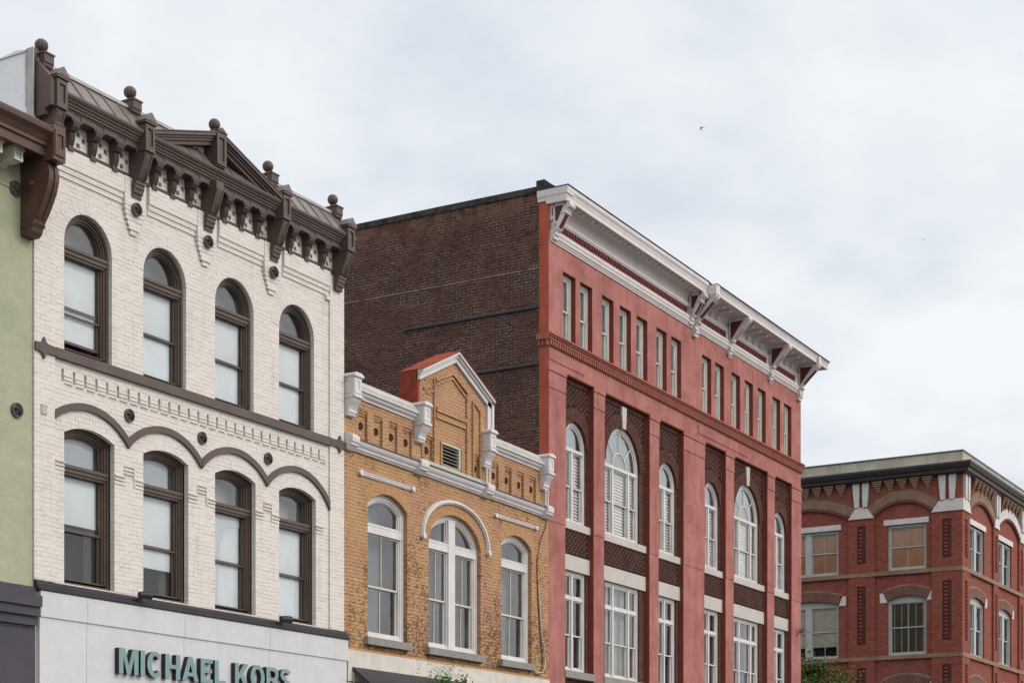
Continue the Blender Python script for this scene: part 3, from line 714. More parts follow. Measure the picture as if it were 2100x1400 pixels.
for k in range(1, 5): rep(md, (19.70-GX-.43*k,0,0))
st = obj('star_anchor', star_mesh(.12), M['star'], green, (19.97-GX,-.002,11.95)); rep(st, (20.0-GX,-.002,8.39))
m = MB()
m.prism([(0,5.60),(-.06,5.58),(-.06,5.45),(-.22,5.43),(-.22,5.25),(-.17,5.25),(-.17,5.10),(-.11,5.10),(-.11,4.95),(-.05,4.95),(-.05,4.9),(0,4.9)], 'x', GX, X0g+.005); obj('shopfront_cornice', m, M['slate'], green)
m = MB(); m.box(GX, X0g+.02, -.04, 8, .14, 4.93); obj('shopfront_fascia', m, M['slate'], green)

# ================================================================== YELLOW BUILDING
YX = 28.95; YE = 37.59
yel = thing('commercial_building', (YX,0,0), 'small golden brick building with pointed gable and white corbelled parapet', 'building')
def tfy(p):                                  # the parapet sags slightly towards the right
    x, y, z = p; return (x-YX, y, z-.0155*(x-29)*min(1, max(0, (z-8.9)/.6)))
TF[0] = tfy
def y1(i=0): return outline(29.80, 31.29, 5.70, 8.50, .29, 's', i, 24)
def y2(i=0): return outline(32.14, 34.35, 5.70, 8.02, .75, 'e', i, 24)
def y3(i=0): return outline(35.29, 36.74, 5.70, 8.46, .27, 's', i, 24)
vent = outline(32.68, 33.45, 9.92, 10.40)
nich = []
cir = [29.60, 30.16, 30.72, 31.28, 32.10, 34.15, 34.98, 35.58, 36.17, 36.76]
for c in cir: nich.append((outline(c-.13, c+.19, 9.80, 10.42), .06))
m = MB(); wall(m, [(YX,5.40),(YE,5.40),(YE,10.72),(34.72,10.72),(34.72,11.80),(33.22,12.50),(31.79,11.72),(31.79,10.72),(YX,10.72)], [y1(), y2(), y3(), vent], 0, .12, nich, edge=.35)
for c in cir:                                # stepped heads of the little panels
    m.box(c-.13, c+.19, .02, .06, 10.36, 10.42); m.box(c-.10, c+.16, .04, .06, 10.31, 10.36)
obj('wall', m, M['yellow'], yel)
m = MB()
for c in cir:
    m.add([(c+.02+.07*math.cos(2*PI*k/16), .057, 10.10+.075*math.sin(2*PI*k/16)) for k in range(16)], [tuple(range(16))])
    m.ring([(c+.02+.078*math.cos(2*PI*k/16), 10.10+.083*math.sin(2*PI*k/16)) for k in range(16)], [(c+.02+.062*math.cos(2*PI*k/16), 10.10+.067*math.sin(2*PI*k/16)) for k in range(16)], .045, .058); m.cut()
obj('round_vent', m, NT('dark vent hole').done((.05,.025,.015), 1), yel)  # flat dark discs with rims, drawn as the holes
# gable brick mouldings: proud lines
m = MB()
def pl(pts, w, d, cap=.001):
    for (a, b), (c, e) in zip(pts, pts[1:]):
        dx, dz = c-a, e-b; l = math.hypot(dx, dz); nx, nz = -dz/l*w/2, dx/l*w/2
        m.prism([(a-nx,b-nz),(c-nx,e-nz),(c+nx,e+nz),(a+nx,b+nz)], 'y', -d-random.random()*.002, 0)
pl([(32.34,9.75),(32.34,11.72)], .05, .04); pl([(32.40,11.72),(33.10,12.04),(33.80,11.72)], .07, .05); pl([(33.72,11.72),(33.72,9.85)], .07, .045)
pl([(32.40,11.62),(33.08,11.93),(33.66,11.64)], .05, .03)
pl([(32.42,11.08),(33.66,11.08)], .10, .05); pl([(32.42,10.92),(33.66,10.92)], .07, .035); pl([(32.42,10.99),(33.66,10.99)], .05, .02)
pl([(33.98,9.85),(33.98,11.62),(34.30,11.44),(34.30,9.9)], .05, .04); pl([(31.92,11.42),(32.26,11.58)], .06, .04); pl([(32.05,11.35),(32.30,11.46)], .05, .03)
pl([(31.86,9.8),(31.86,10.75)], .05, .03); pl([(32.64,10.40),(32.64,9.88)], .06, .03); pl([(33.50,9.88),(33.50,10.43)], .06, .03)
obj('gable_brickwork', m, M['yellow'], yel)
m = MB()                                     # brick arches as individual bricks
voussoirs(m, 30.545, 8.50+.29-1.105, 1.11, 1.11, 1.36, 1.36, 47, 133, 26, -.006, 0, .14)
m.cut(); voussoirs(m, 33.245, 8.02, 1.115, .755, 1.45, 1.04, 3, 177, 46, -.006, 0, .14)
m.cut(); voussoirs(m, 36.015, 8.46+.27-1.10, 1.105, 1.105, 1.35, 1.35, 48, 132, 25, -.006, 0, .14)
obj('brick_arch', m, M['yellow_arch'], yel)
# windows
def yel_window(O, a, b, double, zt):
    m = MB(); m.ring(O(0), O(.05), .10, .30); m.ring(O(.05), O(.10), .115, .29); m.ring(O(.10), O(.14), .14, .28)
    m.box(a+.04, b-.04, .105, .28, 7.93, 8.11); m.box(a+.06, b-.06, .098, .28, 8.085, 8.115); m.box(a+.02, b-.02, .09, .28, 5.69, 5.74)
    cols = [(a+.13, b-.13)]
    if double:
        c = (a+b)/2; m.box(c-.14, c+.14, .092, .285, 5.73, 8.68); m.box(c-.17, c+.17, .13, .284, 5.72, 8.62); cols = [(a+.13, c-.16), (c+.16, b-.13)]
    wd = obj('window', m, M['white'], yel)
    for x0, x1 in cols:
        # arched top light
        q = O(.13)[2:]; top = [p for p in q if x0-.001 <= p[0] <= x1+.001 and p[1] > 8.13]
        zr = lambda xx: min(q, key=lambda p: abs(p[0]-xx))[1]
        r_ = [(x1, max(8.16, zr(x1)))] if top[0][0] < x1-.02 else []; l_ = [(x0, max(8.16, zr(x0)))] if top[-1][0] > x0+.02 else []
        lp = [(x0,8.12),(x1,8.12)]+r_+top+l_
        cx2 = sum(p[0] for p in lp)/len(lp); li = []
        for p in lp: li.append((min(max(p[0], x0+.035), x1-.035), 8.155 if p[1] < 8.13 else max(8.17, p[1]-.035)))
        sash(wd, 0,0,0,0, .17, M['sash_green'], lp=lp, li=li, gl='glass')
        sash(wd, x0, x1, 6.79, 7.93, .165, M['sash_green'], .04, 2, gl='glass'); sash(wd, x0, x1, 5.74, 6.83, .20, M['sash_green'], .05, 2, gl='glass')
    m = MB(); m.ring(O(.02), O(.13), .30, .62); obj('reveal', m, M['liner'], wd)
    slab('curtain', wd, a+.1, b-.22, 5.74, zt-.1, .60, M['lace'])
    m = MB(); m.box(a-.15, b+.02, -.13, .2, 5.53, 5.69); obj('stone_sill', m, M['granite'], wd, bevel=.006)
yel_window(y1, 29.80, 31.29, False, 8.7); yel_window(y2, 32.14, 34.35, True, 8.7); yel_window(y3, 35.29, 36.74, False, 8.65)
# white mouldings
m = MB(); m.prism([(0,9.50),(-.05,9.50),(-.06,9.53),(-.09,9.54),(-.10,9.58),(-.14,9.62),(-.16,9.66),(-.17,9.70),(-.16,9.715),(0,9.74)], 'x', YX+.0, YE-.05); obj('lower_cornice', m, M['white'], yel)
m = MB(); m.prism([(0,9.742),(-.165,9.718),(-.185,9.70),(-.185,9.712),(-.165,9.732),(0,9.752)], 'x', YX+.0, YE-.05); obj('cornice_dark_strip', m, M['far_cornice'], yel)  # thin dark strip drawn in for the shadow lines and weathered top
m = MB()
for c, w_ in ((29.08,.24),(31.68,.28),(34.48,.28),(37.32,.28)):
    m.prism([(0,9.47),(-.09,9.47),(-.16,9.54),(-.20,9.56),(-.20,9.60),(-.23,9.62),(-.24,9.70),(-.235,9.74),(-.15,9.80),(0,9.84)], 'x', c-w_/2-.02, c+w_/2); m.cut()
obj('cornice_corbel', m, M['white'], yel)
for i, (a, b) in enumerate(((YX, 31.6), (34.7, YE-.1))):
    m = MB(); m.prism([(0,10.62),(-.03,10.62),(-.04,10.66),(-.09,10.70),(-.10,10.74),(-.14,10.76),(-.15,10.82),(-.13,10.835),(0,10.84)], 'x', a, b); obj('parapet_moulding', m, M['white'], yel)
    m = MB(); m.prism([(-.14,10.838),(.05,11.02),(.4,11.02),(.4,10.5),(0.01,10.5),(0,10.838)], 'x', a+.001, b-.001); obj('coping', m, M['coping'], yel)
def pblock():
    m = MB(tf=lambda p: p)
    m.prism([(0,11.02),(-.26,11.02),(-.29,10.99),(-.29,10.95),(-.25,10.92),(-.245,10.62),(-.25,10.60),(-.27,10.58),(-.27,10.54),(-.245,10.52),(-.22,10.46),(-.15,10.36),(-.12,10.30),(-.125,10.25),(-.10,10.22),(-.095,10.19),(-.07,10.17),(0,10.17)], 'x', -.14, .14)
    m.box(-.165,.165,-.30,.1,10.955,11.0); m.box(-.155,.155,-.285,0,10.53,10.58); m.prism([(-.16,11.0),(.16,11.0),(.1,11.04),(-.1,11.04)], 'y', -.29, .1)
    m.ring([(-.12,10.62),(.12,10.62),(.12,10.93),(-.12,10.93)], [(-.06,10.68),(.06,10.68),(.06,10.87),(-.06,10.87)], -.262, -.245)
    m.prism([(-.05,10.62),(-.20,10.62),(-.20,10.88),(-.05,10.88)], 'x', -.148, -.14)
    return m
pb = None
for k, c in enumerate((29.10, 31.70, 34.50, 37.28)):
    dz = -.0155*(c-29)
    if pb is None: pb = obj('parapet_block', pblock(), M['white'], yel, (c-YX,0,dz), bevel=.004)
    else: rep(pb, (c-YX,0,dz))
m = MB(tf=lambda p: p)
for dx in (-.06,.06):
    m.lathe([(.035,0),(.035,.03),(.022,.05),(.022,.38),(.035,.41),(.035,.44)], (dx,-.10,9.72), 10)
co = obj('colonnette', m, M['white'], yel, (34.52-YX,0,-.09)); rep(co, (37.32-YX,0,-.13))
for (a, b) in ((29.50,31.45),(34.98,36.90)):
    m = MB(); m.prism([(0,9.04),(-.03,9.04),(-.03,9.06),(-.05,9.065),(-.05,9.085),(-.03,9.09),(-.03,9.11),(-.05,9.115),(-.05,9.135),(0,9.14)], 'x', a, b)
    for x in (a, b): m.tube([(x,-.002,9.09),(x,-.075,9.09)], .062, 14)
    obj('strip_moulding', m, M['white'], yel)
c_, cz_, rx_, rz_ = 33.24, 8.15, 1.44, .97
m = MB(); m.band(arc(c_,cz_,rx_,rz_,0,180,40), arc(c_,cz_,rx_-.10,rz_-.10,0,180,40), -.055, 0); m.band(arc(c_,cz_,rx_-.02,rz_-.02,0,180,40), arc(c_,cz_,rx_-.07,rz_-.07,0,180,40), -.085, -.05)
for x in (c_-rx_+.05, c_+rx_-.05): m.tube([(x,0,cz_-.03),(x,-.1,cz_-.03)], .065, 14)
obj('arch_moulding', m, M['white'], yel)
# gable trim
m = MB(); gl, gr, ga = 31.70, 34.78, 33.20
def gr_(t, y0, y1, z_):
    for e, s in ((gl, -1), (gr, 1)):
        m.prism([(e,11.78+z_),(ga,12.53+z_),(ga,12.53+z_-t),(e,11.78+z_-t)], 'y', y0, y1)
gr_(.12,-.06,.03,-.10); gr_(.07,-.10,.03,-.04); gr_(.05,-.15,.03,.0)
m.box(34.58, 34.72, -.06, .03, 10.93, 11.73); m.box(34.72, 34.80, -.10, .03, 10.93, 11.79)
obj('gable_trim', m, M['white'], yel)
m = MB(); m.prism([(gl,11.78),(ga,12.53),(gr+.03,11.78),(gr+.03,11.80),(ga,12.555),(gl,11.80)], 'y', -.16, .50); m.box(31.70,31.785,.0,.50,10.7,11.79); m.prism([(31.785,10.9),(31.785,11.75),(ga,12.45),(34.75,11.75),(34.75,10.9)], 'y', .36, .50); m.box(34.73,34.79,.031,.5,10.9,11.75)
obj('gable_side', m, M['rust_red'], yel)
m = MB(); m.box(33.40,33.455,-.01,.12,9.92,10.40); m.box(32.68,33.455,-.012,.12,10.37,10.405); obj('louvre_frame', m, M['sash_green'], yel)
m = MB()
for k in range(6): m.prism([(.005,9.93+k*.078),(.07,9.965+k*.078),(.075,9.955+k*.078),(.012,9.915+k*.078)], 'x', 32.69, 33.41)
m2 = obj('louvre', m, M['granite'], yel)
m = MB(); m.add([(32.68,.12,9.92),(33.45,.12,9.92),(33.45,.12,10.4),(32.68,.12,10.4)], [(0,1,2,3)]); obj('vent_back', m, M['interior'], yel)
m = MB(); m.prism([(0,9.85),(-.15,9.742),(-.15,9.752),(0,9.885)], 'x', 31.95, 34.35); obj('copper_flashing', m, M['copper'], yel)
m = MB(); m.box(YX+.01, YE-.01, .75, 14, .1, 10.4); obj('interior', m, M['interior'], yel)
m = MB(); m.box(YX+.02, YE-.02, .75, 14, 10.4, 10.5); obj('roof', m, M['flashing'], yel)
m = MB(); m.box(YX+.11, YE, -.035, .3, 4.72, 5.37); m.box(YX+.11, YE, -.02, .3, .14, 4.70); obj('shopfront_stone', m, M['stone_base'], yel)
m = MB(); m.box(YX, YE, -.02, 0, 5.36, 5.42); obj('brick_edge', m, M['yellow_arch'], yel)
TF[0] = lambda p: p
# awning
aw = thing('awning', (29.2,-.04,4.2), 'black canvas awning over the shopfront of the golden brick building', 'awning')
m = MB(); m.prism([(0,.82),(-1.5,-.35),(-1.5,-.62),(-1.47,-.62),(-1.47,-.36),(0,.74)], 'x', 0, 7.6); obj('canvas', m, M['black'], aw)
m = MB()
for x in (.02, 7.56): m.tube([(x,-.02,-.4),(x,-1.46,-.4)], .015, 6); m.tube([(x,-.02,.72),(x,-.02,-.4)], .015, 6)
obj('awning_frame', m, M['flashing'], aw)
# cables on the golden facade
m = MB(); pts = [(37.50,-.03,9.45),(37.42,-.03,9.2),(37.12,-.025,8.75),(36.98,-.02,8.3),(36.99,-.02,7.8),(37.03,-.02,7.3),(37.10,-.02,6.7),(37.18,-.02,6.2),(37.26,-.02,5.8),(37.15,-.02,5.5),(36.9,-.02,5.42)]
m.tube(pts, .012, 6); m.tube([(37.50,-.03,9.45),(37.53,-.03,9.8),(37.53,-.03,10.3)], .01, 6)
tag(obj('cable', m, M['black']), 'black cable hanging down the right edge of the golden brick facade', 'cable')
m = MB(); m.tube([(37.05,-.035,7.6),(37.12,-.035,7.0),(37.20,-.035,6.5),(37.33,-.035,6.1),(37.36,-.035,5.75),(37.25,-.035,5.55),(36.95,-.035,5.50),(36.7,-.035,5.58)], .011, 6)
tag(obj('cable', m, M['cable_w']), 'tan white cable looping beside the right window of the golden brick facade', 'cable')

# ================================================================== RED BUILDING
RXo = 37.60
red = thing('commercial_building', (RXo,0,0), 'tall pink red stucco building with white bracketed cornice and dark brick side wall', 'building', rz=rad(.55))
TF[0] = lambda p: p
WR = 17.78
att = [1.09,2.03,3.27,4.33,5.375,6.65,7.645,9.83,10.81,12.08,13.15,14.24,15.52,16.55]
aho = [outline(c-.345, c+.345, 14.02, 15.76) for c in att]
bays = [(.87,2.45,0),(3.05,5.85,1),(6.45,8.15,0),(9.65,11.28,0),(11.9,14.72,1),(15.32,16.9,0)]
m = MB(); wall(m, [(0,13.22),(WR,13.22),(WR,17.38),(0,17.38)], aho, 0, .20, edge=.26)
# piers
pr = [(0,.87)]+[(bays[i][1], bays[i+1][0]) for i in range(5)]+[(16.9,WR)]
for a, b in pr:
    m.box(a, b, 0, .26, .14, 13.219)
    m.box(a-.0, b, -.02, 0, 9.35, 13.215) if False else None
obj('wall', m, M['red'], red)
m = MB()                                     # pier caps, neckings and grooves as proud bands
for a, b in pr:
    m.box(a-.02, b+.02, -.022, .0, 12.68, 13.08); m.box(a-.012, b+.012, -.014, 0, 9.36, 12.66); m.box(a-.035, b+.035, -.04, 0, 13.10, 13.215); m.cut()
m.box(0, 1.9, -.02, 0, 13.38, 13.62); m.cut(); m.box(9.2, 13.0, -.02, 0, 13.36, 13.60)
obj('pier_facing', m, M['red'], red)
m = MB()
for a, b, _ in bays:                         # darker red pier sides facing the bays
    m.box(b-.006, b+.003, .002, .26, .14, 13.2)
    m.box(a-.003, a+.006, .002, .26, .14, 13.2); m.box(a+.006, b-.006, .01, .26, 13.195, 13.216); m.cut()
obj('bay_reveal', m, M['red_jamb'], red)
m = MB()
for c in att:
    m.box(c+.340, c+.3448, .004, .26, 14.02, 15.76); m.box(c-.3448, c-.340, .004, .26, 14.02, 15.76); m.box(c-.34, c+.34, .004, .26, 15.755, 15.7598); m.cut()
obj('reveal', m, M['red_jamb'], red)
m = MB(); m.box(-.004, 0, 0, .27, .14, 17.40); obj('corner_return', m, M['red_side'], red)
# belt course
m = MB(); bp = [(0,13.70),(-.02,13.70),(-.02,13.855),(-.075,13.86),(-.075,13.895),(-.055,13.897),(-.055,13.915),(-.10,13.918),(-.10,13.945),(-.075,13.947),(-.075,13.96),(-.13,13.963),(-.13,14.0),(-.12,14.015),(0,14.018)]
m.prism(bp, 'x', -.10, WR+.10); m.box(-.10,0,0,.30,13.86,14.012)
m.box(0, WR, -.025, 0, 13.71, 13.80)
x = -.02
while x < WR+.05:
    m.box(x, x+.062, -.068, -.02, 13.72, 13.856); x += .12
for k in range(3): m.box(-.06, -.004, .02+k*.1, .08+k*.1, 13.72, 13.86)
obj('belt_moulding', m, M['belt'], red)
m = MB(); m.box(.001, WR-.01, -.028, -.0201, 13.705, 13.852); obj('belt_recess', m, M['dentil'], red)
# attic windows
def attic(c):
    a, b = c-.34, c+.34
    m = MB(); m.ring(outline(a,b,14.02,15.75), outline(a,b,14.02,15.75,ins=.06), .13, .30); m.ring(outline(a,b,14.02,15.75,ins=.06), outline(a,b,14.02,15.75,ins=.09), .15, .30)
    w_ = obj('window', m, M['sash_grey'], red)
    sash(w_, a+.09, b-.09, 14.84, 15.66, .17, M['sash_grey'], .04, gl='glass'); sash(w_, a+.09, b-.09, 14.11, 14.88, .205, M['sash_grey'], .045, gl='glass')
    slab('curtain', w_, a+.09, b-.09, 14.1, 15.66, .27, M['blind'])
for c in att: attic(c)
# brick infill of the bays
def diamonds(x0, x1, z0, z1, y, keep):
    m = MB(); s = .125; r = 0; z = z0+s*.5
    while z < z1-.02:
        x = x0+s*.7+(s*.78 if r % 2 else 0)
        while x < x1-.03:
            if keep(x, z):
                d = s*.56; dz = s*.45; j = random.random()*.006
                m.add([(x-d,y,z),(x,y,z-dz),(x+d,y,z),(x,y,z+dz),(x-.012,y-.045-j,z+.012)], [(0,1,4),(1,2,4),(2,3,4),(3,0,4)])
            x += s*1.56
        z += s*.62; r += 1
    return m
ZS = 11.50
for bi, (a, b, big) in enumerate(bays):
    c = (a+b)/2; hw = 1.05 if big else .64
    x0, x1 = c-hw, c+hw
    up_ = outline(x0, x1, 9.55, ZS, hw, 'e', 0, 28); low_ = outline(x0, x1, 5.72, 8.30)
    rw = .36                                 # brick ring width
    if hw+rw > (b-a)/2-.03: ro = (b-a)/2-.002
    else: ro = hw+rw
    m = MB(); wall(m, [(a+.002,5.2),(b-.002,5.2),(b-.002,13.2),(a+.002,13.2)], [up_, low_], .155, .24, edge=.2)
    # narrow brick border around the upper lattice field
    m.box(a+.006, b-.006, .125, .155, 13.08, 13.19)
    for xa, xb in ((a+.006,a+.09),(b-.09,b-.006)): m.box(xa, xb, .125, .155, 8.70, 13.08)
    bay = obj('brick_bay', m, M['brown_brick'], red)
    m = MB(); voussoirs(m, c, ZS, hw+.004, hw+.004, hw+.17, hw+.17, 1, 179, 34 if big else 24, .118, .155, .14); voussoirs(m, c, ZS, hw+.18, hw+.18, hw+rw, hw+rw, 22 if not big else 6, 158 if not big else 174, 36 if big else 24, .12, .155, .14)
    # trim parts outside the bay
    obj('brick_arch', m, M['brown_brick'], bay)
    keep = lambda x, z: math.hypot(x-c, z-ZS) > hw+rw+.04
    zlow = 12.0
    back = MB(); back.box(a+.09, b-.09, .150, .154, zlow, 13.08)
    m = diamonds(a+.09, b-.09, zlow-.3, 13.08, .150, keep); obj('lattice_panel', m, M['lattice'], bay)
    m = MB(); back_poly = [(a+.09,13.08),(a+.09,zlow-.3)]
    nn = 24; R_ = hw+rw+.01
    pts = [(c-R_*math.cos(PI*k/nn), ZS+R_*math.sin(PI*k/nn)) for k in range(nn+1)]
    pts = [p for p in pts if a+.09 < p[0] < b-.09 and p[1] > zlow-.3]
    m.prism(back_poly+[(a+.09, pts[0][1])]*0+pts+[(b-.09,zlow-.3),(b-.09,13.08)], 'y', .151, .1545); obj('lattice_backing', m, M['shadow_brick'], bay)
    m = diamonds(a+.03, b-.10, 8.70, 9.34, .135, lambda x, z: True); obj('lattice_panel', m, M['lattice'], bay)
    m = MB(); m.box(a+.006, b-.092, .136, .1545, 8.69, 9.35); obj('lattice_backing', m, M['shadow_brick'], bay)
    if big:
        m = MB(); m.prism([(c-.10,ZS+hw-.02),(c+.10,ZS+hw-.02),(c+.15,13.12),(c-.15,13.12)], 'y', .085, .15); obj('keystone', m, M['lintel'], bay)
    m = MB(); m.box(a+.001, b-.001, .09, .3, 9.35, 9.54); obj('stone_sill', m, M['lintel'], bay)
    m = MB(); m.box(a+.001, b-.001, .11, .3, 8.30, 8.69); obj('stone_lintel', m, M['lintel'], bay)
    m = MB(); m.box(a-.02, b+.06, -.03, .3, 5.53, 5.71); obj('stone_sill', m, M['granite'], bay)
    # upper arched window
    F = M['sash_grey']
    m = MB(); O = lambda i: outline(x0, x1, 9.55, ZS, hw, 'e', i, 28)
    m.ring(O(0), O(.045), .20, .34); m.ring(O(.045), O(.09), .215, .34)
    m.box(x0+.08, x1-.08, .195, .33, 11.38, 11.45)
    div = [c-.48, c+.48] if big else [c-.04]
    lights = []
    e = [x0+.09]+div+[x1-.09]
    for d in div: m.box(d-.04, d+.04, .20, .33, 9.6, 11.39)
    for k in range(len(e)-1): lights.append((e[k]+(.04 if k else 0), e[k+1]-(.04 if k < len(e)-2 else 0)))
    wn_ = obj('window', m, M['white'], red)
    # fan light
    r1 = hw-.09
    lp = [(c-r1,11.45),(c+r1,11.45)]+arc(c, 11.46, r1, r1+.03, 2, 178, 26); li = [(c-r1+.035,11.485),(c+r1-.035,11.485)]+arc(c, 11.46, r1-.035, r1-.005, 3, 177, 26)
    m = MB(); m.ring(lp, li, .24, .28, True)
    if big:
        ri = r1*.44; m.band(arc(c, 11.48, ri, ri, 0, 180, 20), arc(c, 11.48, ri-.035, ri-.035, 0, 180, 20), .245, .275)
        for an in (42, 90, 138):
            p = (c+ri*math.cos(rad(an)), 11.48+ri*math.sin(rad(an))); q = (c+(r1-.02)*math.cos(rad(an)), 11.48+(r1-.02)*math.sin(rad(an)))
            dx, dz = q[0]-p[0], q[1]-p[1]; l = math.hypot(dx, dz); nx, nz = -dz/l*.016, dx/l*.016
            m.prism([(p[0]-nx,p[1]-nz),(q[0]-nx,q[1]-nz),(q[0]+nx,q[1]+nz),(p[0]+nx,p[1]+nz)], 'y', .247, .273)
    obj('fanlight', m, F, wn_); obj('pane', poly(li, .262), M['glass_clear'], wn_, renorm=False)
    for x_, y_ in lights:
        sash(wn_, x_, y_, 10.46, 11.38, .235, F, .035, gl='glass_bright'); sash(wn_, x_, y_, 9.60, 10.50, .27, F, .04, gl='glass_bright')
        # shutters / blinds behind
    m = MB(); z = 9.62
    while z < 11.36:
        m.prism([(.315,z),(.35,z+.06),(.355,z+.055),(.32,z-.005)], 'x', x0+.09, x1-.09); z += .085
    m.box(x0+.09, x1-.09, .365, .37, 9.6, 11.38)
    obj('shutter', m, M['shutter'], wn_)
    q_ = [p_ for p_ in arc(c, 11.46, hw-.10, hw-.08, 35, 178, 20)]; m = MB(); m.prism([(c-hw+.1,11.46),(q_[0][0],11.46)]+q_, 'y', .33, .34); obj('curtain', m, M['pale_shade_reflection'], wn_)  # pale panel behind the fanlight standing in for reflected sky
    m = MB(); m.ring(O(0), O(.08), .34, .66); obj('reveal', m, M['liner'], wn_)
    # lower window
    m = MB(); P = lambda i: outline(x0, x1, 5.72, 8.30, ins=i); m.ring(P(0), P(.05), .20, .34); m.ring(P(.05), P(.09), .215, .34)
    m.box(x0+.08, x1-.08, .20, .33, 7.57, 7.655)
    for d in div: m.box(d-.04, d+.04, .196, .33, 5.78, 8.24)
    wn2 = obj('window', m, M['white'], red)
    for x_, y_ in lights:
        sash(wn2, x_, y_, 7.655, 8.21, .235, F, .035, gl='glass'); sash(wn2, x_, y_, 6.65, 7.57, .24, F, .035, gl='glass'); sash(wn2, x_, y_, 5.81, 6.69, .275, F, .045, gl='glass')
    m = MB(); m.ring(P(0), P(.08), .34, .66); obj('reveal', m, M['liner'], wn2)
    m = MB()                                  # hanging curtains, gathered
    w_ = x1-x0-.2; pts = []
    segs = [(x0+.1, x0+.1+w_*.3), (x1-.1-w_*.3, x1-.1)] if bi % 2 == 0 else [(x0+.1, x1-.1)]
    for s0_, s1_ in segs:
        n_ = 24; vs = []
        for k in range(n_+1): xx = s0_+(s1_-s0_)*k/n_; vs += [(xx,.50+.02*math.sin(k*1.9),5.75),(xx,.50+.02*math.sin(k*1.9),8.25)]
        m.add(vs, [(2*k,2*k+2,2*k+3,2*k+1) for k in range(n_)])
    obj('curtain', m, M['sheer' if bi % 2 else 'lace'], wn2)
# cornice, first part (left) and second part (right, projecting further)
SPL = 8.72
def red_cornice(xa, xb, P, ztop, name):
    m = MB(); xe = min(xb, WR+.02)
    # frieze: lower moulding
    m.prism([(0,16.32),(-.03,16.32),(-.04,16.36),(-.06,16.37),(-.06,16.40),(-.09,16.42),(-.10,16.47),(-.085,16.50),(-.105,16.52),(-.105,16.60),(-.09,16.61),(0,16.61)], 'x', xa+.1, xe)
    # moulding over the dentils
    m.prism([(0,16.83),(-.06,16.83),(-.07,16.86),(-.09,16.87),(-.09,16.92),(-.05,16.94),(-.04,17.0),(0,17.0)], 'x', xa+.1, xe)
    # cove up to the soffit
    cv = [(0,16.99),(-.03,16.99)]+[(-.03-(.20)*(1-math.cos(rad(t))), 16.99+.27*math.sin(rad(t))) for t in range(0, 91, 15)]+[(-.26,17.27),(0,17.27)]
    m.prism(cv, 'x', xa+.1, xe)
    # soffit and crown
    m.prism([(0,17.27),(-P+.10,17.27),(-P+.10,17.25),(-P+.06,17.25),(-P+.06,17.33),(-P+.055,17.36),(-P+.045,17.38),(-P+.04,17.42),(-P+.01,17.47),(-P,17.49),(-P,ztop-.02),(-P+.01,ztop),(.30,ztop),(.30,17.30),(0,17.30)], 'x', xa, xb)
    return obj(name, m, M['white_red'], red)
red_cornice(-.03, SPL, .56, 17.585, 'cornice')
red_cornice(SPL, WR+.62, .78, 17.50, 'cornice')
m = MB(); m.box(-.045, .30, -.55, .31, 17.405, 17.575); m.box(-.035, .04, -.50, .06, 17.22, 17.40); obj('cornice_return', m, M['white_red'], red)
m = MB(); m.box(SPL-.03, SPL+.24, -.80, -.10, 17.21, 17.49); m.cut(); m.box(WR-.42, WR-.20, -.80, -.10, 17.21, 17.47); m.box(WR+.0, WR+.60, -.74, .2, 17.26, 17.29); obj('cornice_return', m, M['white_red'], red)
m = MB(); m.box(-.05, SPL+.02, -.58, .5, 17.587, 17.605); m.box(SPL+.02, WR+.66, -.81, .5, 17.503, 17.52); m.prism([(0.5,17.6),(-.55,17.605),(.5,17.68)], 'x', 0, WR+.5); obj('roof_edge', m, M['black'], red)
m = MB(); m.box(.06, SPL-.35, -.018, 0, 16.612, 16.828)
for a, b in ((9.15,11.15),(11.85,14.5),(15.25,17.1)): m.cut(); m.box(a, b, -.02, 0, 16.63, 16.82)
obj('frieze_strip', m, M['red'], red)
m = MB(); x = .5; m.box(.3, SPL-.36, -.03, -.0185, 16.80, 16.826)
while x < SPL-.4: m.box(x, x+.06, -.075, -.018, 16.70, 16.828); x += .135
for a, b in ((9.18,11.12),(11.88,14.48),(15.28,17.08)):
    x = a; m.cut(); m.box(a, b+.02, -.024, -.0205, 16.80, 16.818)
    while x < b: m.prism([(x,16.64),(x+.05,16.64),(x+.09,16.81),(x+.04,16.81)], 'y', -.055, -.02); x += .12
obj('dentil_pattern', m, M['dentil'], red)
m = MB()
for a, b in ((8.85,9.15),(11.15,11.85),(14.5,15.25),(17.1,17.78)): m.box(a, b, -.07, 0, 16.61, 17.0); m.cut()
m.box(SPL-.35, SPL, -.07, 0, 16.61, 17.0)
obj('frieze_post', m, M['white_red'], red)
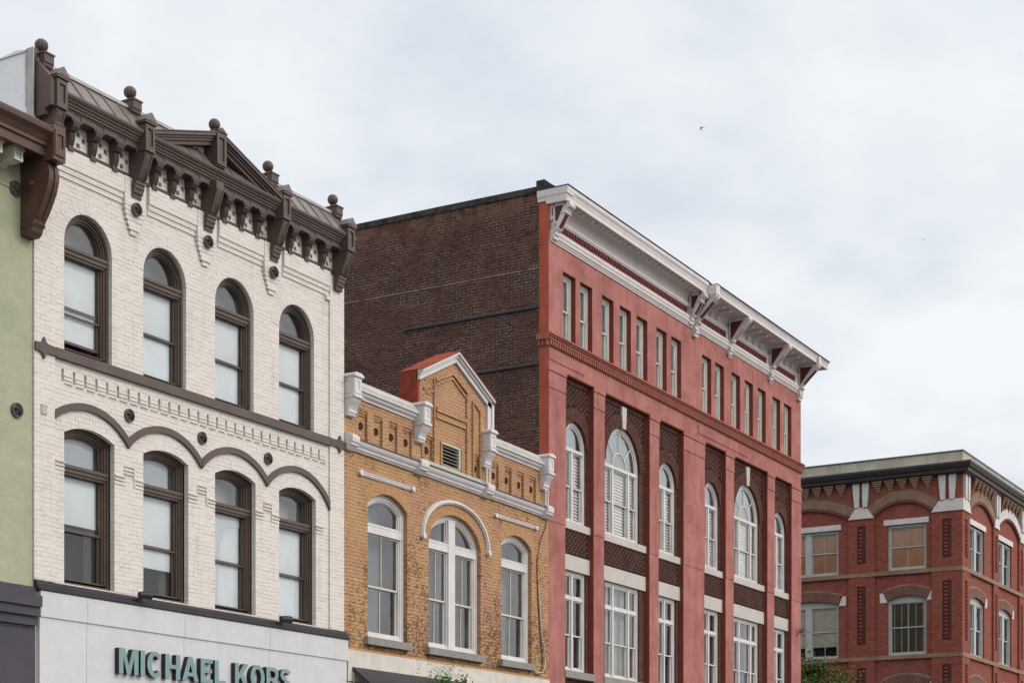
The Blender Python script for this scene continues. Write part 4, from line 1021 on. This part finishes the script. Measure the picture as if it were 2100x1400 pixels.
# little soffit ornaments
m = MB(); x = .6
while x < SPL-.5:
    m.box(x-.045, x+.045, -.40, -.29, 17.235, 17.269); m.ball((x,-.345,17.235), .045, 10); m.cut(); x += .27
obj('soffit_block', m, M['white_red'], red)
def scroll():
    m = MB(tf=lambda p: p)
    m.prism([(0,17.0),(-.09,17.0),(-.13,17.03),(-.13,17.08),(-.10,17.12),(-.13,17.17),(-.30,17.20),(-.40,17.19),(-.44,17.15),(-.50,17.16),(-.53,17.20),(-.53,17.268),(0,17.268)], 'x', -.06, .06); return m
s0 = None
for x in (9.45,9.95,10.45,12.25,12.85,13.4,13.95,15.6,16.15,16.7):
    if s0 is None: s0 = obj('modillion', scroll(), M['white_red'], red, (x,0,0))
    else: rep(s0, (x,0,0))
def bracket(P, kind, wd=.25, foot=16.22):
    """raking bracket: post on the wall, top bar under the soffit, sloping strut, maroon infill"""
    h = wd/2; m = MB(tf=lambda p: p)
    m.box(-h, h, -.13, -.09, 16.60, 17.25)
    m.box(-h, h, -(P-.08), -.09, 17.16, 17.268)
    a = (-.13, 16.56); b = (-(P-.10), 17.22)   # strut
    m.prism([(-.09,16.52),(-.20,16.60),(-(P-.02),17.14),(-(P-.02),17.24),(-(P-.14),17.24)], 'x', -h, h)
    # foot
    m.prism([(0,foot+.02),(-.05,foot-.02),(-.10,foot),(-.10,foot+.07),(-.14,foot+.10),(-.14,foot+.15),(-.16,foot+.18),(-.12,foot+.22),(-.11,foot+.28),(-.14,foot+.34),(-.22,foot+.38),(-.22,foot+.42),(0,foot+.42)], 'x', -h+.02, h-.02)
    if kind == 's':                          # scroll rolls on the strut
        m.tube([(-h-.01,-(P-.05),17.14),(h+.01,-(P-.05),17.14)], .07, 14); m.tube([(-h-.01,-(P-.16),17.0),(h+.01,-(P-.16),17.0)], .05, 12)
        m.box(-h-.02, h+.02, -(P-.10), -(P-.26), 16.95, 16.975)
    else:
        m.box(-h-.015, h+.015, -(P+.0), -(P-.20), 17.155, 17.20); m.box(-h-.01, h+.01, -(P-.03), -(P-.2), 17.11, 17.14)
    if kind == 'd':
        for s in (-.06,.06): m.tube([(s,-(P-.03),17.19),(s,-(P-.08),17.10),(s,-(P-.16),17.02)], .04, 8)
        for s in (-.07,.07): m.lathe([(.005,-.11),(.028,-.08),(.015,-.05),(.03,-.02),(.03,.02)], (s,-.06,foot-.02), 10)
    br = obj('bracket', m, M['white_red'], red)
    # infill
    m = MB(tf=lambda p: p); m.prism([(-.125,16.66),(-.16,16.62),(-(P-.06),17.165),(-.13,17.165)], 'x', -h+.04, h-.04); obj('bracket_infill', m, M['panel_red'], br)
    # inset on the face of the strut
    m = MB(tf=lambda p: p)
    dy, dz = -(P-.02)+.20, 17.14-16.60; l = math.hypot(dy, dz); ny, nz = -dz/l*.004, dy/l*.004
    q = lambda t: (-.20+dy*t+(-dz/l)*.003, 16.60+dz*t+(dy/l)*.003)
    t1 = .80 if kind == 'w' else .62
    if kind == 'd':
        for s in (-.055,.055): m.add([(s-.02,*q(.1)),(s+.02,*q(.1)),(s+.02,*q(.6)),(s-.02,*q(.6))], [(0,1,2,3)])
    else: m.add([(-h+.045,*q(.06)),(h-.045,*q(.06)),(h-.045,*q(t1)),(-h+.045,*q(t1))], [(0,1,2,3)])
    obj('strut_inset', m, M['panel_red'], br)
    return br
b0 = bracket(.56, 's', .26, 16.38); b0.location = (.20,0,0)
rep(b0, (SPL-.22,0,0))
b1 = bracket(.78, 'w', .28, 16.10); b1.location = (SPL+.14,0,0); rep(b1, (WR-.30,0,0))
b2 = bracket(.76, 'd', .26, 16.20); b2.location = (11.45,0,0); rep(b2, (14.85,0,0))
# side wall, coping, pipes
m = MB(); m.prism([(.27,.14),(.27,17.55),(16,17.62),(16,.14)], 'x', 0.0, .3); obj('side_wall', m, M['side_brick'], red)
m = MB(); m.prism([(.27,17.551),(.27,17.70),(3,17.715),(6,17.72),(9,17.73),(16,17.76),(16,17.621)], 'x', -.04, .30); m.box(-.045,.30,.095,.33,17.60,17.84); m.prism([(.1,17.6),(.1,17.83),(-.2,17.62),(-.2,17.6)], 'x', .02, .28); 
x = .4
obj('coping', m, stucco('lichened tar coping', (.022,.022,.023), (.085,.085,.078), 5, b=.03), red)
m = MB()
m.tube([(-.03,.27,14.70),(-.03,4.3,14.69)], .035, 10); obj('pipe', m, M['slate'], red)
m = MB(); m.tube([(-.03,.29,13.28),(-.03,3.9,13.28)], .03, 10); obj('pipe', m, M['slate'], red)
m = MB(); m.box(.31, WR, .8, 16, .15, 17.3); obj('interior', m, M['interior'], red)
m = MB(); m.box(WR-.3, WR-.001, .262, 16, .15, 17.35); obj('side_wall', m, M['red_side'], red)
m = MB(); m.box(.01, WR-.01, -.01, .5, .15, 5.2); obj('shopfront', m, M['stone_base'], red)
# insulator and span wire
ins = thing('wire_insulator', (RXo+17.45,.08,8.34), 'tiny black iron wire bracket on the right corner pier of the red building', 'bracket')
m = MB(); m.box(-.06,.06,-.02,.0,-.08,.08); m.tube([(0,-.02,.04),(0,-.12,.05)], .015, 6); m.tube([(0,-.02,-.04),(0,-.12,-.04)], .015, 6); m.ball((0,-.13,.05), .03, 8); m.ball((0,-.13,-.04), .03, 8); obj('iron_arm', m, M['black'], ins)
m = MB(); A_ = Vector((RXo+17.45,-.05,8.38)); B_ = Vector((95,-3.5,8.9)); pts = []
for k in range(25): t = k/24; p = A_.lerp(B_, t); pts.append((p.x, p.y, p.z-1.1*4*t*(1-t)))
m.tube(pts, .009, 5); tag(obj('overhead_wire', m, M['black']), 'thin dark wire sagging from the red building across the far brick building', 'wire')

# ================================================================== FAR BRICK BUILDING
FXo = 74.2
far = thing('commercial_building', (FXo,0,0), 'distant orange red brick corner building with white stone arch blocks and dark cornice', 'building')
faces = {'side': lambda p: (p[1], p[0], p[2]), 'street': lambda p: p}
# side: u runs back along +Y, depth into the building is +X; street: u runs along +X
def far_face(key, UW, piers, wins, widths):
    TF[0] = faces[key]
    holes = []
    for a, b in wins:
        holes += [outline(a, b, 13.12, 15.12), outline(a, b, 9.38, 11.78, .20, 's', 0, 16), outline(a, b, 5.6, 7.9, .2, 's', 0, 16)]
    nich = []
    lad = []
    for a, b in piers:
        c = (a+b)/2; w_ = min(.2, (b-a)*.2)
        for z0, z1 in ((13.50,15.18),(9.92,12.50),(5.6,8.88)): lad.append((c-w_, c+w_, z0, z1))
    m = MB(); wall(m, [(.11,.14),(UW,.14),(UW,17.2),(.11,17.2)], holes, .10, .28)
    # piers proud by 0.1
    for a, b in piers:
        wall(m, [(a,.14),(b,.14),(b,15.6),(a,15.6)], [], 0, .10, [(outline(l[0], l[1], l[2], l[3]), .055) for l in lad if a <= l[0] < b], edge=(.0 if a == 0 else .10))
        if a == 0: m.add([(b,0,.14),(b,.1,.14),(b,.1,15.6),(b,0,15.6)], [(0,1,2,3)])
    # spandrel above the big arches
    ah = []
    for (a, b), (a2, b2) in zip(piers, piers[1:]):
        c = (b+a2)/2; hw = (a2-b)/2; ah.append((c, hw))
    u0 = 0 if key == 'side' else .1
    top = [(u0,17.2),(u0,15.6)]
    for c, hw in ah:
        rise = widths[0]; r = (hw*hw+rise*rise)/(2*rise); cz = 15.56+rise-r; A = math.degrees(math.acos(hw/r))
        top += arc(c, cz, r, r, 180-A, A, 18)
    top += [(UW if UW < 20 else UW,15.6),(UW,17.2)]
    top[-2] = (piers[-1][1], 15.6); top[-1] = (piers[-1][1], 17.2)
    m.prism(top, 'y', 0, .10)
    obj('wall', m, M['far_brick'], far)
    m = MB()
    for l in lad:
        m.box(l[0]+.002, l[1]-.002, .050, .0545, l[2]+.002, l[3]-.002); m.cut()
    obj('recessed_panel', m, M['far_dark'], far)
    m = MB()
    for l in lad:
        z = l[2]+.12; m.cut()
        while z < l[3]-.1: m.box((l[0]+l[1])/2-.02, l[1]-.08, .0, .05, z, z+.07); z += .165
    obj('brick_strip', m, M['far_brick'], far)
    m = MB(); tn = MB()
    for c, hw in ah:                          # great arches
        rise = widths[0]; r = (hw*hw+rise*rise)/(2*rise); cz = 15.56+rise-r; A = math.degrees(math.acos(hw/r))
        n_ = int(40*hw/1.3); m.cut(); tn.cut()
        stone = key == 'street' and abs(c-ah[1][0]) < .01
        tgt = MB() if stone else tn
        voussoirs(tgt, c, cz, r+.12, r+.12, r+.56, r+.56, A-1.5, 181.5-A, n_ if not stone else 12, -.035, 0, .10)
        voussoirs(m, c, cz, r-.0, r-.0, r+.12, r+.12, A, 180-A, n_//1, -.03, .05, .45)
        m.band(arc(c, cz, r+.60, r+.60, A-1.5, 181.5-A, 24), arc(c, cz, r+.555, r+.555, A-1.5, 181.5-A, 24), -.06, 0)
        if stone: obj('stone_arch', tgt, M['far_stone_pink'], far)
    # arches over the lower windows
    for a, b in wins:
        for z in (11.78, 7.9):
            m.cut(); tn.cut()
            hw = (b-a)/2; rise = .2; r = (hw*hw+rise*rise)/(2*rise); c = (a+b)/2; cz = z+rise-r; A = math.degrees(math.acos(hw/r))
            voussoirs(m, c, cz, r+.01, r+.01, r+.42, r+.42, A, 180-A, int(22*hw/.9), .05, .10, .12)
            tn.band(arc(c, cz, r+.50, r+.50, A-1, 181-A, 18), arc(c, cz, r+.42, r+.42, A-1, 181-A, 18), .06, .10)
    # sills: tan rowlock band
    for z in (12.92, 9.20): tn.cut(); tn.box(-.02 if key == 'side' else 0, piers[-1][1], -.02, 0, z, z+.17); tn.box(.2, piers[-1][1], .03, .10, z, z+.17)
    obj('brick_arch', m, M['far_arch'], far); obj('tan_brick_band', tn, M['far_tan'], far)
    m = MB()                                  # corbel teeth below the cornice
    x = .95
    gaps = [((a+b)/2) for a, b in piers]
    while x < piers[-1][1]-.4:
        if min(abs(x-g) for g in gaps) > .62:
            for k in range(6):
                w_ = .23*(1-k/6.5); m.box(x-w_, x+w_, -.02-.035*(6-k), -.0, 17.06-k*.085-.065, 17.06-k*.085)
            m.cut()
        x += .56 if key == 'side' else .60
    obj('corbel', m, M['far_tan'], far)
    m = MB(); m2_ = MB()
    for i, (a, b) in enumerate(piers):        # stone caps and flared slabs
        c = (a+b)/2; q = (b-a)/2
        m.cut()
        if i == 0: m.prism([(-.06 if key == 'side' else 0,15.50),(b,15.50),(b-.36,16.0),(-.06 if key == 'side' else 0,16.0)], 'y', -.06, .0); cs_ = [b-.92, b-.52]
        else: m.prism([(a,15.50),(b,15.50),(c+.24,16.0),(c-.24,16.0)], 'y', -.06, .0); cs_ = [c-.19, c+.19]
        for j, cc in enumerate(cs_):
            s = -1 if j == 0 else 1
            m2_.cut(); m2_.prism([(cc-.10,16.0),(cc+.10,16.0),(cc+.19 if s > 0 else cc+.13,17.08),(cc-.13 if s > 0 else cc-.19,17.08)], 'y', -.30 if False else -.12, -.0)
    obj('stone_cap', m, M['far_stone_pink'], far); obj('stone_slab', m2_, M['far_stone'], far)
    m = MB()
    for a, b in wins:
        m.cut(); m.box(a-.12, b+.18, .06, .2, 15.12, 15.36)
        for z in (11.62,): 
            m.cut(); m.prism([(a-.36,z+.1),(a-.02,z+.1),(a-.20,z+.52),(a-.36,z+.52)], 'y', .07, .10); m.cut(); m.prism([(b+.02,z+.1),(b+.36,z+.1),(b+.36,z+.52),(b+.20,z+.52)], 'y', .07, .10)
            m.cut(); m.prism([(a-.36,7.75),(a-.02,7.75),(a-.20,8.2),(a-.36,8.2)], 'y', .07, .10); m.cut(); m.prism([(b+.02,7.75),(b+.36,7.75),(b+.36,8.2),(b+.20,8.2)], 'y', .07, .10)
    obj('stone_lintel', m, M['far_stone_pink'], far)
    # windows
    for wi, (a, b) in enumerate(wins):
        wide = (b-a) > 2.2
        for fl, (z0, z1, rise) in enumerate(((13.12,15.10,0),(9.38,11.78,.2),(5.6,7.9,.2))):
            m = MB(); O = (lambda i: outline(a, b, z0, z1, ins=i)) if not rise else (lambda i: outline(a, b, z0, z1, rise, 's', i, 16))
            m.ring(O(0), O(.09), .18, .34)
            if rise: q = outline(a+.05, b-.05, z1-.1, z1-.03, rise-.02, 's', 0, 16); m.prism(q, 'y', .20, .32)
            ls = [(a+.09, b-.09)]
            zt = z1-.09
            if wide: c = a+(b-a)*.5; m.box(c-.14, c+.14, .17, .33, z0+.08, zt+.01); ls = [(a+.09, c-.14), (c+.14, b-.09)]
            wn_ = obj('window', m, M['far_frame'], far)
            zm = (z0+.09+zt)/2+.02
            for x_, y_ in ls:
                sash(wn_, x_, y_, zm-.02, zt, .24, M['far_frame'], .05, 2 if key == 'side' or not wide else 1, gl='glass_bright'); sash(wn_, x_, y_, z0+.09, zm+.02, .27, M['far_frame'], .05, 2 if key == 'side' or not wide else 1, gl='glass_bright')
            if key == 'side':
                mt, zb_ = (('wood_blind', z0+.1), (('olive_blind', z0+.1) if wi == 0 else ('cream_shade', z0+.55)), ('cream_shade', z0+.5))[fl]
                if mt == 'cream_shade': slab('blind', wn_, a+.1, b-.1, zb_, zt, .325, M[mt])
                else:
                    m = MB(); z = zb_
                    while z < zt: m.prism([(.318,z),(.34,z+.035),(.345,z+.03),(.324,z-.004)], 'x', a+.1, b-.1); z += .045
                    m.box(a+.1, b-.1, .35, .36, zb_, zt)
                    if mt == 'olive_blind':
                        t_ = MB()
                        for k in range(5): xx = a+.2+k*.32; t_.box(xx-.016, xx+.016, .308, .316, zb_, zt)
                        obj('blind_tape', t_, M['cream_shade'], wn_)
                    obj('blind', m, M[mt], wn_)
            else:
                n_ = 20; m = MB(); vs = []
                for k in range(n_+1): xx = a+.1+(b-a-.2)*k/n_; vs += [(xx,.45+.02*math.sin(k*2.1),z0),(xx,.45+.02*math.sin(k*2.1),zt)]
                m.add(vs, [(2*k,2*k+2,2*k+3,2*k+1) for k in range(n_)]); obj('curtain', m, M['lace'], wn_)
far_face('side', 14.5, [(0,1.36),(3.92,5.12),(9.4,10.6),(13.3,14.5)], [(1.62,3.34),(5.62,8.5),(11.1,12.8)], (.50,))
far_face('street', 26, [(0,1.2),(5.1,5.95),(9.75,10.6),(14.4,15.25),(19.05,19.9),(23.7,24.55)], [(1.35,3.85),(6.1,8.6),(10.85,13.35),(15.5,18),(20.15,22.65)], (.62,))
TF[0] = lambda p: p
def wrap(profile, name, mat):                # moulding running round both faces with a mitred corner, profile (offset, z)
    m = MB(); n = len(profile); st = []
    for (d, z) in profile: st.append(((d, 15, z), (d, d, z), (26, d, z)))
    vs = [st[i][k] for k in range(3) for i in range(n)]
    fs = [(k*n+i, k*n+(i+1) % n, (k+1)*n+(i+1) % n, (k+1)*n+i) for k in range(2) for i in range(n)] + [tuple(range(n)), tuple(range(2*n, 3*n))]
    m.add(vs, fs); return obj(name, m, mat, far)
wrap([(.1,17.06),(-.22,17.06),(-.24,17.10),(-.34,17.12),(-.36,17.24),(-.44,17.30),(-.47,17.38),(-.50,17.42),(-.50,17.50),(.1,17.52)], 'cornice', M['far_cornice'])
wrap([(.1,17.521),(-.51,17.505),(-.515,17.53),(.1,17.60)], 'cornice_flashing', M['copper'])
wrap([(.05,17.59),(-.02,17.585),(-.02,18.03),(.35,18.03),(.35,17.59)], 'parapet', M['far_curb'])
wrap([(-.06,18.032),(-.06,18.09),(.40,18.10),(.40,18.032)], 'parapet_cap', paint('dark metal coping', (.08,.10,.115), .4))
m = MB(); m.box(.85, 26, .85, 15, .15, 17.3); obj('interior', m, M['interior'], far)
m = MB(); m.box(.35, 26, .35, 15, 17.3, 17.58); obj('roof', m, M['flashing'], far)

# ================================================================== TREES
def tree(loc, h, crown, n, leaf, mat, label, seed):
    rnd = random.Random(seed); t = thing('street_tree', loc, label, 'tree')
    m = MB(); top = Vector((0,0,h*.72)); m.tube([(0,0,0),(.03,.02,h*.3),(-.02,.05,h*.5),tuple(top)], [.11,.09,.07,.04], 10); tips = []
    for k in range(16):
        a = rnd.random()*2*PI; z0 = h*(.35+.35*rnd.random()); z1 = z0+h*.22*(.4+rnd.random()); r = crown*(.4+.5*rnd.random())
        m.tube([(0,.03,z0),(r*.5*math.cos(a),r*.5*math.sin(a),(z0+z1)/2+.1),(r*math.cos(a),r*math.sin(a),z1)], [.035,.02,.008], 6)
        tips.append(Vector((r*math.cos(a), r*math.sin(a), z1)))
    obj('trunk', m, M['bark'], t)
    m = MB(); cl = []
    for k in range(46):
        u = Vector((rnd.gauss(0,1), rnd.gauss(0,1), rnd.gauss(0,1))).normalized()*(.45+.55*rnd.random())
        cl.append((Vector((u.x*crown, u.y*crown, h*.74+u.z*h*.26*(1.0 if u.z < 0 else 1.0))), crown*(.14+.16*rnd.random())))
    for k in range(n):
        c, r = cl[rnd.randrange(len(cl))]
        p = c+Vector((rnd.gauss(0,1), rnd.gauss(0,1), rnd.gauss(0,.9)))*r*.55
        d = Vector((rnd.gauss(0,1), rnd.gauss(0,1), rnd.gauss(0,.6)-.2)).normalized(); s = d.cross(Vector((rnd.gauss(0,1), rnd.gauss(0,1), 1))).normalized(); l = leaf*(.7+.6*rnd.random())
        b = p+d*l; q = (p+b)/2; nrm = d.cross(s)*l*.12
        m.add([tuple(p), tuple(q+s*l*.28+nrm), tuple(b), tuple(q-s*l*.28+nrm)], [(0,1,2,3)])
    # a few free shoots with paired leaves sticking up out of the crown
    for k in range(26):
        a = rnd.random()*2*PI; r = crown*.75*rnd.random(); base = Vector((r*math.cos(a), r*math.sin(a), h*.90)); tip = base+Vector((rnd.gauss(0,.12), rnd.gauss(0,.12), h*.10*(.5+rnd.random())))
        for j in range(9):
            p = base.lerp(tip, j/8); w_ = leaf*(1.1-.06*j)
            for s in (-1, 1):
                d = Vector((math.cos(a+j)*s, math.sin(a+j)*s, .45)).normalized(); q = d.cross(Vector((0,0,1))).normalized()*w_*.25; b = p+d*w_
                m.add([tuple(p), tuple((p+b)/2+q), tuple(b), tuple((p+b)/2-q)], [(0,1,2,3)])
    obj('crown', m, mat, t)
tree((28.95,-2.4,.14), 4.74, .75, 5200, .075, M['leaf'], 'small bright green tree whose top shows at the bottom before the golden brick building', 3)
tree((61.6,1.9,.14), 7.95, 2.3, 17000, .12, M['leaf2'], 'leafy green tree beside the right corner of the red building', 5)

# ================================================================== BIRDS
def bird(px, py, dist, span, label, roll, yaw):
    f = 3547; t = (px-1050)/f; v = (1705-py)/f
    A = rad(30.4); vd = Vector((math.cos(A), math.sin(A), 0)); rt = Vector((math.sin(A), -math.cos(A), 0))
    p = Vector((0,-21,1.6))+(vd+rt*t+Vector((0,0,v)))*dist
    root = thing('bird', p, label, 'bird')
    m = MB(); s = span/2
    body = [(0,.30*s,0),(0,.18*s,0),(0,-.05*s,0),(0,-.35*s,0),(0,-.55*s,0)]
    m.tube(body, [.015*s,.07*s,.085*s,.045*s,.012*s], 8)
    for sd_ in (-1, 1):
        prev = None; n_ = 8; vs = []
        for k in range(n_+1):
            u = k/n_; x = sd_*u*s; y = .10*s-.42*s*u**1.8; c = .20*s*(1-u)**.8+.012*s; z = .10*s*math.sin(u*PI*.6)
            vs += [(x, y+c*.5, z), (x, y-c*.5, z), (x, y, z+.02*s*(1-u))]
        fs = []
        for k in range(n_): b = 3*k; fs += [(b,b+3,b+5,b+2),(b+1,b+2,b+5,b+4),(b,b+1,b+4,b+3)]
        m.add(vs, fs)
    for sd_ in (-1, 1): m.add([(0,-.45*s,.0),(sd_*.16*s,-.85*s,0),(sd_*.03*s,-.62*s,.004*s),(0,-.45*s,.02*s)], [(0,1,2,3)])
    o = obj('body', m, M['feather'], root); o.rotation_euler = (roll, 0, yaw)
    return root
bird(1438, 263, 70, .40, 'larger dark swift gliding in the open sky above the red building', rad(62), rad(60))
bird(1894.5, 491, 130, .36, 'tiny distant dark bird in the sky above the far brick building', rad(10), rad(110))
